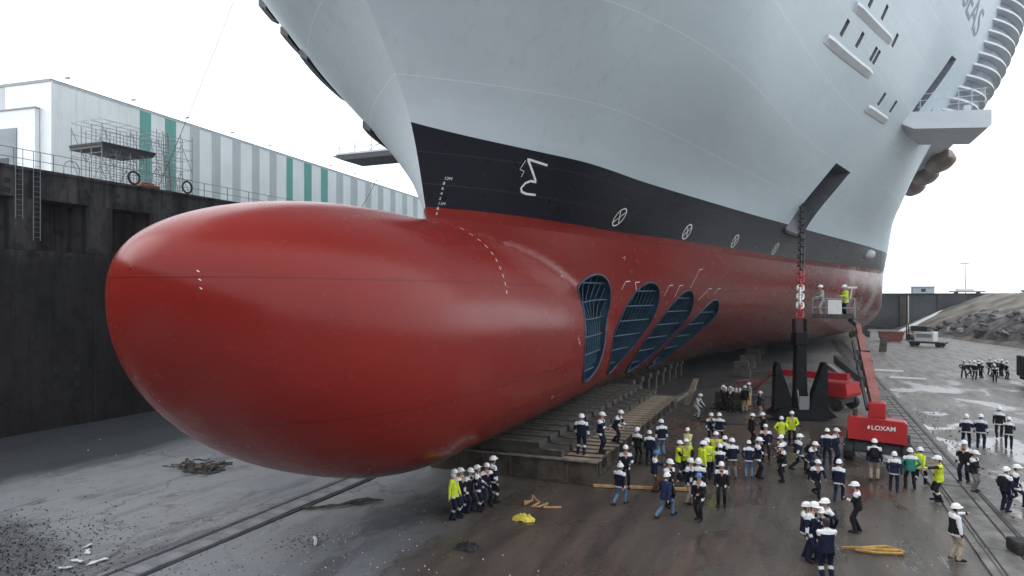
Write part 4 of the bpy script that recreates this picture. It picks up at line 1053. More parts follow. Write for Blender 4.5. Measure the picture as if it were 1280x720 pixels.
MB().box(-7.3, -6.4, -.8, .8, .15, .3).build('basket_floor', M['darksteel'], b2)
for x in (-7.25, -6.45):
    for y in (-.75, .75): MB().tube((x, y, .3), (x, y, 1.3), .03, n=5).build('basket_post', M['liftred'], b2)
MB().path([(-7.25, -.75, 1.3), (-6.45, -.75, 1.3), (-6.45, .75, 1.3), (-7.25, .75, 1.3)], .03, 5, closed=True).build('basket_rail', M['liftred'], b2)
# ventilation duct and beam on the floor beyond
o = MB().beam((3.9, 90, .55), (5.1, 66, .55), .55, .9).build('dark_girder', M['darksteel']); tag(o, 'long dark girder lying on the floor behind the lift', 'girder')
o = MB().beam((4.9, 64.8, .16), (3.2, 86, .16), .75, .3).build('white_girder', M['white']); tag(o, 'long white girder lying beside the dark girder', 'girder')
for i, (x, y, w, l) in enumerate([(8.8, 84, 3.0, 2.3), (9.7, 77, 3.4, 1.6)]):  # pale slabs standing for bright puddles, their shine put in the colour
    o = MB().prism([(x-w/2, y-l/2), (x+w*.42, y-l*.6), (x+w/2, y+l*.3), (x-w*.4, y+l/2)], 'z', -.01, .035).build('puddle_glint', M['paper'])
    tag(o, ['small pale patch of painted puddle shine beyond the lift boom', 'nearest pale patch of painted puddle shine right of the lift boom', 'pale patch of painted puddle shine under the hull edge', 'widest pale patch of painted puddle shine on the far floor', 'pale patch of painted puddle shine on the far floor nearest the hull'][i], 'puddle shine', 'pale puddle-shine patches on the dock floor')

# generator with workers
gn = tag(empty('generator', (-4.5, 51.2, 0), R(-20)), 'dark generator cart with pale bottles on top under the hull', 'generator')
MB().box(-1.1, 1.1, -.6, .6, .35, 1.25, bev=.05).build('housing', M['bed'], gn); MB().box(-1.2, 1.2, -.7, .7, .2, .34).build('frame', M['darksteel'], gn)
for x in (-.75, .75):
    for y in (-.6, .6): wheel(gn, (x, y, .24), .24, .16, 'y', 10)
for i in range(6): MB().lathe([(.09, 0), (.1, .05), (.1, .22), (.04, .3)], 8, c=(-.7+i*.27, -.2, 1.25)).build('bottle', M['white'], gn)
MB().box(1.0, 1.15, -.62, .55, .1, 1.2).build('end_panel', M['strap'], gn)

# container trailer at the right edge
ct = tag(empty('container_trailer', (20.6, 68.5, 0), R(6)), 'dark boxy container trailer cut by the right edge', 'trailer')
MB().box(-1.9, 4.5, -3.2, 6.5, .9, 2.75, bev=.06).build('box', M['darksteel'], ct)
rb = MB().box(-1.96, -1.9, -.07, .07, .98, 2.68).mesh('side_rib', M['bed'])
for i in range(18): obj('side_rib', rb, ct, (0, -3+i*.54, 0))
rb2 = MB().box(-.07, .07, -3.26, -3.2, .98, 2.68).mesh('end_rib', M['bed'])
for i in range(11): obj('end_rib', rb2, ct, (-1.7+i*.58, 0, 0))
MB().box(-1.7, 4.3, -3.0, 6.3, .6, .89).build('frame', M['rubber'], ct)
for x in (-1.2, 3.8):
    for y in (-2.2, 0, 5.2): wheel(ct, (x, y, .5), .5, .45, 'x', 12)
for i in range(4): MB().box(-1.975, -1.961, -2.9+i*.34, -2.72+i*.34, 1.1, 1.7).build('stencil_mark', M['rail'], ct)

# far vehicles
tk = tag(empty('flatbed_truck', (18.6, 125.5, 0), R(-25)), 'white flatbed truck with stacked load parked by the bank', 'truck')
MB().box(-2.4, 2.6, -1.1, 1.1, .6, .85).build('bed', M['darksteel'], tk); MB().box(-1.6, 1.2, -1.05, 1.05, .86, 2.4, bev=.08).build('white_cabin', M['white'], tk)
MB().box(-1.3, .9, -1.062, -1.051, 1.5, 2.1).build('window', M['glassblue'], tk); MB().box(-2.2, 0.2, -.8, .8, 2.5, 3.3, bev=.05).build('load', M['darksteel'], tk); MB().box(-1.2, .9, -.9, .9, 2.41, 2.5).build('rack', M['rail'], tk)
for x in (-1.8, 1.8):
    for y in (-1.0, 1.0): wheel(tk, (x, y, .45), .45, .3, 'y', 10)
fk = tag(empty('forklift', (18.9, 142, 0), R(20)), 'small reddish forklift near the far wall', 'forklift')
MB().box(-.9, 1.1, -.7, .7, .4, 1.2, bev=.06).build('body', M['rust'], fk)
for x in (-.6, .8):
    for y in (-.6, .6): MB().tube((x, y, 1.2), (x*.8, y*.9, 2.4), .05, n=5).build('guard_post', M['darksteel'], fk)
MB().box(-.7, .8, -.65, .65, 2.4, 2.5).build('roof', M['darksteel'], fk)
for y in (-.3, .3): MB().box(-1.2, -1.05, y-.07, y+.07, .1, 2.8).build('mast', M['darksteel'], fk); MB().box(-2.2, -1.2, y-.06, y+.06, .1, .17).build('fork', M['darksteel'], fk)
for x in (-.6, .8):
    for y in (-.65, .65): wheel(fk, (x, y, .35), .35, .25, 'y', 10)
cr = tag(empty('skip_container', (14.8, 137.8, 0)), 'open rusty red skip on the far floor', 'skip')
MB().prism([(-1.6, .1), (1.6, .1), (2.0, 1.6), (-2.0, 1.6)], 'y', -.9, .9).build('body', M['rust'], cr); MB().box(-2.1, 2.1, -1, 1, 1.6, 1.72).build('rim', M['rust'], cr); MB().box(-1.8, 1.8, -.8, .8, 1.72, 1.8).build('load', M['rock'], cr)
for i, (x, y) in enumerate([(9.6, 148), (11.6, 150)]):
    c_ = tag(empty('machine', (x, y, 0)), ['dark small machine beside the hull bilge, left one', 'dark small machine beside the hull bilge, right one'][i], 'machine', 'small dark machines far right of the hull')
    MB().box(-.9, .9, -.6, .6, .2, 1.2, bev=.08).build('body', M['darksteel'], c_); MB().box(-.4, .5, -.5, .5, 1.2, 1.9, bev=.06).build('cab', M['bed'], c_)
    for s in (-.6, .6): wheel(c_, (s, -.55, .3), .3, .2, 'y', 9)
o = MB().prism([(-.5, 0), (.45, 0), (.62, 2.2), (-.3, 2.2)], 'y', -.15, .15).build('leaning_board', M['bed']); o.location = (11.0, 112, 0); tag(o, 'dark board standing on the far floor', 'board')

# ------------------------------------------------------------------ small things on the near floor
def crumple(name, m, loc, sx, sy, h, seed, label, cat, n=18):
    vs = []; fs = []
    for j in range(n):
        for i in range(n):
            u, v = -1+2*i/(n-1), -1+2*j/(n-1); r = math.hypot(u, v)
            k = max(0, 1-r**2*.95)
            z = h*k*(.55+.9*noise.noise(Vector((u*3.1, v*3.1, seed)))+.5*noise.noise(Vector((u*8, v*8, seed+3))))
            w = 1+.35*noise.noise(Vector((u*2, v*2, seed+9)))
            vs.append((u*sx*w, v*sy*w, max(.004, z)+.02 if r < 1.02 else -.05))
    for j in range(n-1):
        for i in range(n-1): fs.append((j*n+i, j*n+i+1, (j+1)*n+i+1, (j+1)*n+i))
    o = MB().add(vs, fs).build(name, m, None, False); o.location = loc; tag(o, label, cat); return o
crumple('rope_pile', M['rope'], (-25.7, 23.5, 0), 1.15, .62, .28, 3, 'tangled dark rope pile on the floor left of the bulb', 'rope pile', 26)
b = MB(); rr = random.Random(5)
for k in range(26):
    p = Vector((-25.7+rr.uniform(-1.0, 1.0), 23.5+rr.uniform(-.4, .4), .12)); pts = []
    d = Vector((rr.uniform(-1, 1), rr.uniform(-1, 1), 0)).normalized()
    for i in range(9):
        pts.append(p.copy()); d.rotate(Euler((0, 0, rr.uniform(-.9, .9)))); p += d*.13; p.z = .1+.1*rr.random()+.08*(1-i/9)
    b.path(pts, .035, 5)
o = b.build('rope_tangle', M['rope']); o.parent = bpy.data.objects['rope_pile']; o.matrix_parent_inverse = Matrix.Translation((25.7, -23.5, 0))
crumple('yellow_tarpaulin', M['yellowtarp'], (-9.25, 22.9, 0), .42, .3, .22, 11, 'crumpled yellow tarpaulin on the floor in front of the bed', 'tarpaulin')
crumple('black_bag', M['rubber'], (-9.8, 19.5, 0), .45, .24, .3, 21, 'black bag lying on the floor at bottom centre', 'bag')
def loops(name, m, pts, r, label, cat):
    o = MB().path(pts, r, 6).build(name, m, None, True); tag(o, label, cat); return o
loops('lifting_strap', M['strap'], [(-9.7, 24.9, .04), (-9.95, 24.7, .05), (-9.8, 24.35, .06), (-9.55, 24.5, .2), (-9.7, 24.9, .26), (-9.3, 24.6, .12), (-9.45, 24.2, .05), (-9.2, 24.3, .05), (-9.0, 24.75, .08), (-9.0, 24.3, .05), (-8.4, 24.6, .04)], .045, 'tangled tan lifting strap on the floor by the bed', 'strap')
loops('orange_sling', M['orange'], [(1.6, 24.1, .05), (2.2, 24.05, .07), (2.9, 24.25, .08), (3.0, 24.5, .06), (2.6, 24.55, .07), (2.1, 24.3, .1), (1.55, 24.2, .06), (2.3, 24.15, .14), (2.85, 24.35, .13), (2.5, 24.5, .16), (1.9, 24.25, .12), (1.2, 24.15, .05)], .045, 'ochre lifting sling on the floor at lower right', 'sling')
loops('rag_roll', M['rope'], [(-17.5, 20.6, .04), (-17.2, 20.8, .06), (-16.9, 20.95, .05), (-16.6, 21.3, .06), (-16.35, 21.5, .05), (-16.1, 21.9, .08), (-15.9, 22.05, .09), (-15.7, 22.4, .09), (-15.5, 22.5, .07), (-15.2, 22.8, .03)], [.03, .08, .05, .07, .045, .09, .12, .10, .07, .02], 'long dark rag roll on the floor under the bulb', 'rag')
loops('bent_bar', M['paper'], [(-14.95, 18.3, .05), (-14.7, 18.1, .08), (-14.5, 17.8, .05)], .05, 'short pale bar on the floor at lower centre left', 'bar')
loops('worker_hose', M['darksteel'], [(-6.6, 51.2, .6), (-6.2, 50.0, .05), (-5.8, 47.5, .04), (-6.6, 45.5, .04), (-5.2, 44.6, .04), (-3.2, 45.2, .04), (-1.0, 44.9, .04)], .035, 'thin dark hose trailing from the grey worker across the floor', 'hose')
kx = tag(empty('equipment_case', (6.55, 26.0, 0), R(12)), 'black equipment case at the right edge foreground', 'case')
MB().box(-.45, .5, -.35, .35, .02, .42, bev=.05).build('body', M['rubber'], kx); MB().box(-.46, .51, -.36, .36, .30, .33).build('lid_seam', M['darksteel'], kx); MB().path([(-.1, -.36, .2), (-.1, -.42, .24), (.15, -.42, .24), (.15, -.36, .2)], .02, 5).build('handle', M['darksteel'], kx)
for i, (x, y, s) in enumerate([(-20.3, 13.9, .28), (-19.7, 14.1, .3), (-20.7, 14.5, .22), (-20.1, 13.4, .2), (-21.2, 14.9, .18)]):
    o = MB().prism([(-s, -.05), (-s*.3, -.09), (s*.2, -.03), (s, -.11), (s*.8, .06), (s*.1, .03), (-s*.4, .10)], 'z', .005, .03).build('paper_scrap', M['paper']); o.location = (x, y, .02); o.rotation_euler = (.05*i, -.06, i*1.3)
    tag(o, ['large white scrap in the dark gravel at lower left', 'largest white scrap in the dark gravel', 'white scrap farther back in the dark gravel', 'white scrap nearest the bottom edge in the gravel', 'smallest white scrap at the back of the gravel'][i], 'scrap', 'white scraps in the gravel')
# loose gravel and grit (uncountable)
b = MB(); rr = random.Random(11)
def grit(cx, cy, sx, sy, n, s0, s1):
    for k in range(n):
        x, y = rr.gauss(cx, sx), rr.gauss(cy, sy); s = rr.uniform(s0, s1); a = rr.uniform(0, 3); ca, sa = math.cos(a)*s, math.sin(a)*s
        b.add([(x+ca, y+sa, -.01), (x-sa*.7, y+ca*.7, -.01), (x-ca, y-sa, -.01), (x+sa*.7, y-ca*.7, -.01), (x+rr.uniform(-.3, .3)*s, y, s*.75)], [(0,1,4), (1,2,4), (2,3,4), (3,0,4)])
grit(-24.5, 11, 3.4, 2.2, 5200, .012, .05); grit(-21, 15, 3, 2, 500, .01, .035); grit(-15, 18, .5, .5, 120, .01, .035); grit(-13, 18, 5, 4, 200, .01, .03); grit(2, 30, 7, 8, 500, .01, .03); grit(7.5, 45, 1.2, 14, 500, .02, .06)
o = b.build('gravel', M['groove']); tag(o, 'dark loose gravel and grit scattered on the dock floor', 'gravel', kind='stuff')
b = MB(); rr = random.Random(12); grit(-12.5, 17.5, 3, 2, 130, .01, .035); grit(3, 30, 5, 7, 90, .01, .03); grit(-33, 25, 2.5, 4, 9, .02, .06); grit(8, 60, 2, 20, 200, .02, .05)
o = b.build('grit', M['paper']); tag(o, 'pale grit and scraps scattered on the dock floor', 'grit', kind='stuff')
# ------------------------------------------------------------------ people: one continuous body per pose, clothing zones by limb
def ik(a, b, l0, l1, pole):
    a, b, pole = Vector(a), Vector(b), Vector(pole); d = b-a; L = min(d.length, (l0+l1)*.999); d.normalize()
    b = a+d*L; x = (l0*l0-l1*l1+L*L)/(2*L); h = math.sqrt(max(0, l0*l0-x*x))
    p = (pole-d*pole.dot(d)).normalized(); return a+d*x+p*h, b
POSES = {   # lean, left hand, right hand, left foot, right foot (x is the figure's left, -y is forward), head turn
 'stand':  (2, (.27, -.03, .80), (-.27, -.04, .80), (.12, .0), (-.12, -.05), 0),
 'folded': (3, (-.04, -.24, 1.08), (.06, -.27, 1.05), (.11, .03), (-.13, -.04), 8),
 'phone':  (4, (.05, -.32, 1.17), (-.27, .0, .80), (.12, -.06), (-.12, .05), 10),
 'walk':   (6, (.25, -.22, .86), (-.25, .20, .86), (.09, .27), (-.09, -.30), 0),
 'walk2':  (9, (.20, -.30, 1.0), (-.24, .18, .88), (.11, .38), (-.10, -.36), 0),
 'stand2': (1, (.23, -.12, .90), (-.30, .02, .80), (.16, -.07), (-.10, .06), -6),
 'stand3': (5, (.22, .10, .93), (-.20, .12, .93), (.14, .05), (-.14, -.08), 6),
 'hips':   (0, (.23, -.03, 1.0), (-.23, -.03, 1.0), (.17, .0), (-.17, -.03), -4),
 'talk':   (4, (.20, -.36, 1.10), (-.16, -.28, 1.0), (.12, -.10), (-.11, .06), 0),
 'lookup': (-4, (.28, .02, .80), (-.10, -.22, 1.1), (.13, .0), (-.13, .02), -16),
 'point':  (2, (.36, -.60, 1.36), (-.26, -.05, .81), (.11, .02), (-.12, -.04), 0),
 'lean':   (24, (.16, -.50, .86), (-.20, -.46, .82), (.12, .20), (-.12, -.22), 0),
}
SLOT = ['skin', 'main', 'yoke', 'sleeve', 'hem', 'legs', 'band', 'shoe', 'hair', 'upsleeve']
def make_body(pose):
    lean, hl, hr, fl, fr, ht = POSES[pose]
    stride = abs(fl[1]-fr[1]); hz = .93-.16*stride*stride*1.6-(.05 if pose == 'lean' else 0)
    T = Matrix.Translation((0, 0, hz)) @ Matrix.Rotation(R(lean), 4, 'X') @ Matrix.Translation((0, 0, -hz))
    if pose == 'lean': pass
    up = lambda p: T @ Vector(p)
    mb = MB(); segs = []
    def ring_loft(rings):                    # rings: (cx, cy, z, rx, ry)
        n = 16; vs = []
        for cx, cy, z, rx, ry in rings:
            for k in range(n):
                a = 2*math.pi*k/n; c, s = math.cos(a), math.sin(a)
                vs.append(up((cx+rx*math.copysign(abs(c)**.85, c), cy+ry*math.copysign(abs(s)**.85, s), z)))
        fs = [(i*n+k, i*n+(k+1) % n, (i+1)*n+(k+1) % n, (i+1)*n+k) for i in range(len(rings)-1) for k in range(n)]
        fs += [tuple(range(n-1, -1, -1)), tuple(range((len(rings)-1)*n, len(rings)*n))]
        mb.add(vs, fs)
    def limb(a, b, r0, r1, tagname, bulge=0, n=10):
        a, b = Vector(a), Vector(b); d = (b-a).normalized(); L = (b-a).length
        pts = [a-d*r0*.8, a-d*r0*.45]; rr = [r0*.5, r0*.88]
        for t in (0, .25, .5, .75, 1): pts.append(a.lerp(b, t)); rr.append(r0+(r1-r0)*t+bulge*math.sin(t*math.pi))
        pts += [b+d*r1*.45, b+d*r1*.8]; rr += [r1*.88, r1*.5]
        mb.path(pts, rr, n); segs.append((a, b, (r0+r1)/2, tagname))
    d0 = hz-.93
    # jacket torso
    ring_loft([(0, .01, .80+d0, .165, .115), (0, .01, .84+d0, .185, .13), (0, .005, .95+d0, .185, .132), (0, -.0, 1.08+d0, .172, .122), (0, -.005, 1.22+d0, .19, .13),
               (0, .0, 1.34+d0, .205, .125), (0, .01, 1.41+d0, .185, .105), (0, .015, 1.465+d0, .115, .085), (0, .01, 1.50+d0, .07, .068)])
    limb(up((0, .012, 1.46+d0)), up((0, -.005, 1.56+d0)), .062, .056, 'neck')
    hc = up((0, -.02, 1.635+d0))
    hm_ = Matrix.Translation(hc) @ Matrix.Rotation(R(min(lean*.3, 8)+ht), 4, 'X')
    n = 14; vs = []; prof = [(-.125, .03), (-.115, .052), (-.09, .064), (-.05, .073), (0, .078), (.05, .077), (.09, .062), (.115, .036), (.125, .012)]
    for z, r in prof:
        for k in range(n):
            a = 2*math.pi*k/n; ry = r*1.22 if z > -.06 else r*1.1
            vs.append(hm_ @ Vector((r*math.cos(a), ry*math.sin(a)-(.012 if z < -.05 else 0), z)))
    fs = [(i*n+k, i*n+(k+1) % n, (i+1)*n+(k+1) % n, (i+1)*n+k) for i in range(len(prof)-1) for k in range(n)]+[tuple(range(n-1, -1, -1)), tuple(range((len(prof)-1)*n, len(prof)*n))]
    mb.add(vs, fs); segs.append((hm_ @ Vector((0, 0, -.08)), hm_ @ Vector((0, 0, .09)), .08, 'head'))
    mb.path([hm_ @ Vector(p) for p in ((0, -.085, .02), (0, -.103, -.02), (0, -.112, -.035), (0, -.088, -.045))], [.008, .014, .018, .012], 6)      # nose
    for s in (-1, 1): mb.path([hm_ @ Vector(p) for p in ((s*.074, .008, .02), (s*.086, .014, 0), (s*.078, .008, -.03))], [.010, .018, .010], 6)       # ears
    mb.path([hm_ @ Vector(p) for p in ((-.025, -.082, -.07), (0, -.090, -.072), (.025, -.082, -.07))], [.008, .010, .008], 6)                         # mouth
    for sg, hand in ((1, hl), (-1, hr)):
        sh = up((sg*.195, .01, 1.395+d0)); tgt = Vector(hand) if pose != 'lean' else Vector(hand)
        if pose not in ('lean',): tgt = tgt+Vector((0, -math.sin(R(lean))*.3, d0))
        el, wr = ik(sh, tgt, .29, .26, (sg*.8, .7, -.4))
        limb(sh, el, .066, .054, 'uparm'); limb(el, wr, .054, .040, 'forearm', .004)
        d = (wr-el).normalized(); side = d.cross(Vector((sg, 0, 0))); side = side.normalized() if side.length > .1 else Vector((0, -1, 0))
        palmn = d.cross(side).normalized()
        pc = wr+d*.055
        mb.path([wr+d*.0, wr+d*.03, pc, wr+d*.085], [.026, .034, .038, .03], 8)
        for i, (o_, ln) in enumerate([(-.030, .062), (-.010, .075), (.012, .070), (.032, .055)]):
            b0 = wr+d*.082+side*o_; k1 = b0+d*ln*.5+palmn*(.006*sg); k2 = b0+d*ln*.85+palmn*(.024*sg)
            mb.path([b0-d*.02, b0, k1, k2], [.011, .0115, .0105, .009], 6)
        t0 = wr+d*.03-side*.03; mb.path([t0, t0-side*.028+d*.018, t0-side*.036+d*.05], [.014, .0125, .010], 6)
        segs.append((wr+d*.03, wr+d*.15, .03, 'hand'))
    for sg, ft in ((1, fl), (-1, fr)):
        hip = Vector((sg*.095, .01, hz-.02)); back = ft[1] > .12
        ank = Vector((ft[0], ft[1], .095+(.07 if back and pose.startswith('walk') else 0)))
        kn, ank = ik(hip, ank, .44, .43, (sg*.12, -1, 0))
        limb(hip, kn, .096, .072, 'thigh'); limb(kn, ank, .070, .058, 'shin', .008)
        tip = .055 if back and pose.startswith('walk') else 0
        toe = Vector((ank.x+sg*.03, ank.y-.19, .042)); heel = Vector((ank.x, ank.y+.06, .045+tip))
        mb.path([heel+Vector((0, .02, 0)), heel, Vector((ank.x, ank.y-.02, .062+tip*.7)), Vector((ank.x+sg*.015, ank.y-.11, .05+tip*.3)), toe, toe+Vector((0, -.03, -.004))], [.03, .043, .055, .047, .04, .025], 10)
        segs.append((heel, toe, .045, 'foot'))
    me = mb.mesh('b', M['navy']); o = obj('tmp_body', me)
    md = o.modifiers.new('r', 'REMESH'); md.mode = 'VOXEL'; md.voxel_size = .0135
    sm = o.modifiers.new('s', 'SMOOTH'); sm.factor = .5; sm.iterations = 3
    dc = o.modifiers.new('d', 'DECIMATE'); dc.ratio = .45
    d = bpy.context.evaluated_depsgraph_get(); d.update()
    out = bpy.data.meshes.new_from_object(o.evaluated_get(d)); bpy.data.objects.remove(o)
    out.name = 'body'
    out.materials.clear()
    for s in SLOT: out.materials.append(M['navy'])
    N = len(out.polygons); c = np.empty(N*3); out.polygons.foreach_get('center', c); c = c.reshape(-1, 3)
    best = np.full(N, 1e9); who = np.zeros(N, int); tt = np.zeros(N)
    for i, (a, b, r, tn) in enumerate(segs):
        a, b = np.array(a), np.array(b); ab = b-a; t = np.clip(((c-a) @ ab)/(ab @ ab), 0, 1)
        dist = np.linalg.norm(c-(a+t[:, None]*ab), axis=1)/r
        k = dist < best; best[k] = dist[k]; who[k] = i; tt[k] = t[k]
    Ti = T.inverted(); ax = np.array(Ti)
    loc = c @ ax[:3, :3].T+ax[:3, 3]
    zt = loc[:, 2]-d0
    mi = np.ones(N, int)
    tn = np.array([s[3] for s in segs])[who]
    inner = (zt > .79) & (zt < 1.50) & (np.abs(loc[:, 0]) < .215) & (np.abs(loc[:, 1]) < .2)
    hi_ = hm_.inverted()
    for i in range(N):
        k = tn[i]
        if k == 'head' or k == 'neck': hl_ = hi_ @ Vector(c[i]); m = 8 if (k == 'head' and (hl_.y > .012 or hl_.z > .06)) else 0
        elif k == 'hand': m = 0
        elif k == 'forearm': m = 3 if .15 < tt[i] < .8 else 1
        elif k == 'uparm': m = 2 if tt[i] < .35 else 9
        elif k == 'thigh': m = 5
        elif k == 'shin': m = 6 if .25 < tt[i] < .45 else 5
        else: m = 7
        if inner[i] and k in ('uparm', 'forearm', 'hand', 'thigh', 'neck') and (k in ('thigh', 'neck') or best[i] > 1.25):
            m = 2 if zt[i] > 1.34 and (abs(loc[i, 0]) > .05 or loc[i, 1] > 0) else (4 if zt[i] < .87 and (loc[i, 1] > -.02 or abs(loc[i, 0]) > .13) else 1)
            if k == 'neck' and zt[i] > 1.49: m = 0
        mi[i] = m
    out.polygons.foreach_set('material_index', mi.astype(np.int32)); out.polygons.foreach_set('use_smooth', [True]*N); out.update()
    return out, hm_, T
BODY = {p: make_body(p) for p in POSES}
def helmet_mesh():
    n = 16; vs = []; fs = []
    prof = [(.118, .0), (.117, .03), (.108, .065), (.088, .095), (.055, .115), (.018, .124)]
    for r, z in prof: vs += [(r*.93*math.cos(2*math.pi*k/n), r*1.12*math.sin(2*math.pi*k/n), z) for k in range(n)]
    for i in range(len(prof)-1): fs += [(i*n+k, i*n+(k+1) % n, (i+1)*n+(k+1) % n, (i+1)*n+k) for k in range(n)]
    fs.append(tuple(range((len(prof)-1)*n, len(prof)*n)))
    o = len(vs)                              # brim with longer peak at the front
    for k in range(n):
        a = 2*math.pi*k/n; pk = 1.13+(.42*max(0, -math.sin(a))**2)
        vs.append((.118*.93*math.cos(a)*min(pk, 1.2), .118*1.12*math.sin(a)*pk, -.012))
    fs += [(k, (k+1) % n, o+(k+1) % n, o+k) for k in range(n)]
    o2 = len(vs); vs += [(x, y, z-.008) for x, y, z in vs[o:o+n]]
    fs += [(o+k, o+(k+1) % n, o2+(k+1) % n, o2+k) for k in range(n)]; fs.append(tuple(o2+k for k in range(n)))
    return MB().add(vs, fs).mesh('helmet', M['helmet'], True)
HEL = helmet_mesh()
HAIR = MB().lathe([(.078, -.03), (.090, .0), (.092, .04), (.075, .075), (.04, .095), (.01, .1)], 12).mesh('hair', M['hair'], True)
PACK = MB().box(-.15, .15, .0, .16, -.22, .22, bev=.05).box(-.11, .11, .155, .20, -.18, .02, bev=.03).mesh('backpack', M['blackcloth'])
HOOD = MB().lathe([(.09, -.09), (.115, -.05), (.12, .02), (.1, .08), (.05, .115), (.01, .12)], 12).mesh('hood', M['clothwhite'], True)
O = {  # main, yoke, upper sleeve, sleeve, hem
 'navy': ('navy', 'clothwhite', 'navy', 'clothwhite', 'clothwhite'), 'navyblue': ('navy', 'clothwhite', 'navy', 'clothwhite', 'clothwhite'),
 'navyhair': ('navy', 'clothwhite', 'navy', 'clothwhite', 'clothwhite'), 'navypack': ('navy', 'clothwhite', 'navy', 'clothwhite', 'clothwhite'),
 'vis': ('hivis', 'hivis', 'hivis', 'hivis', 'reflect'), 'vispale': ('hivispale', 'hivispale', 'hivispale', 'hivispale', 'reflect'),
 'vest': ('hivis', 'hivis', 'blackcloth', 'blackcloth', 'hivis'), 'overall': ('overall', 'overall', 'overall', 'overall', 'overall'),
 'coat': ('blackcloth', 'blackcloth', 'blackcloth', 'blackcloth', 'blackcloth'), 'greysuit': ('palegrey', 'palegrey', 'palegrey', 'palegrey', 'palegrey'),
 'teal': ('teal', 'clothwhite', 'teal', 'teal', 'teal'), 'blackvest': ('blackcloth', 'clothwhite', 'clothwhite', 'clothwhite', 'clothwhite'),
 'pack': ('navy', 'clothwhite', 'navy', 'navy', 'navy'),
}
LEG = {'navy': ('navy', 'navy'), 'navyband': ('navy', 'reflect'), 'black': ('blackcloth',)*2, 'jeans': ('jeans',)*2, 'khaki': ('khaki',)*2,
       'grey': ('greycloth',)*2, 'brown': ('brown',)*2, 'greysuit': ('palegrey',)*2}
_pi = 0
PR = random.Random(77)
def person(x, y, z, outfit, legs, pose, rz, label, group='people on the dock floor', scale=None):
    global _pi; _pi += 1
    if pose == 'stand': pose = ['stand', 'stand2', 'hips', 'stand3', 'lookup', 'stand'][(_pi*7) % 6]
    elif pose == 'folded': pose = ['folded', 'talk', 'folded', 'phone'][(_pi*5) % 4]
    me, hm_, T = BODY[pose]
    t = tag(empty('person', (x, y, z), R(rz)), label, 'person', group)
    s = scale or PR.uniform(.93, 1.04); t.scale = (s*PR.uniform(.95, 1.12), s*PR.uniform(.97, 1.15), s)
    b = obj('body', me, t)
    mn, yk, us, sl, hm = O[outfit]; lg, bd = LEG[legs]
    if outfit.startswith('navy'):
        if PR.random() < .45: sl = 'navy'
        if PR.random() < .35: hm = 'navy'
        mn = us = PR.choice(['navy', 'navy', 'navy2', 'blackcloth']); sl = mn if sl == 'navy' else sl; hm = mn if hm == 'navy' and 'hem' not in label else 'clothwhite' if 'hem' in label else hm
    if lg == 'navy': lg = PR.choice(['navy', 'navy', 'navy2', 'blackcloth'])
    for sl_, k in zip(b.material_slots, ['skin', mn, yk, sl, hm, lg, bd, 'blackcloth', 'hair', us]):
        sl_.link = 'OBJECT'; sl_.material = M[k]
    if outfit == 'navyhair':
        h = obj('hair', HAIR, t); h.matrix_basis = hm_ @ Matrix.Translation((0, .008, .03))
    else:
        h = obj('helmet', HEL, t); h.matrix_basis = hm_ @ Matrix.Translation((0, .0, .045)) @ Matrix.Rotation(R(-6), 4, 'X')
        h.material_slots[0].link = 'OBJECT'; h.material_slots[0].material = M['helmetblue' if outfit == 'navyblue' else 'helmet']
    if outfit in ('pack', 'navypack') or 'backpack' in label and outfit == 'navy':
        p = obj('backpack', PACK, t); p.matrix_basis = T @ Matrix.Translation((0, .11, 1.22))
    if 'hood' in label:
        p = obj('hood', HOOD, t); p.matrix_basis = hm_ @ Matrix.Translation((0, .035, -.04))
    return t
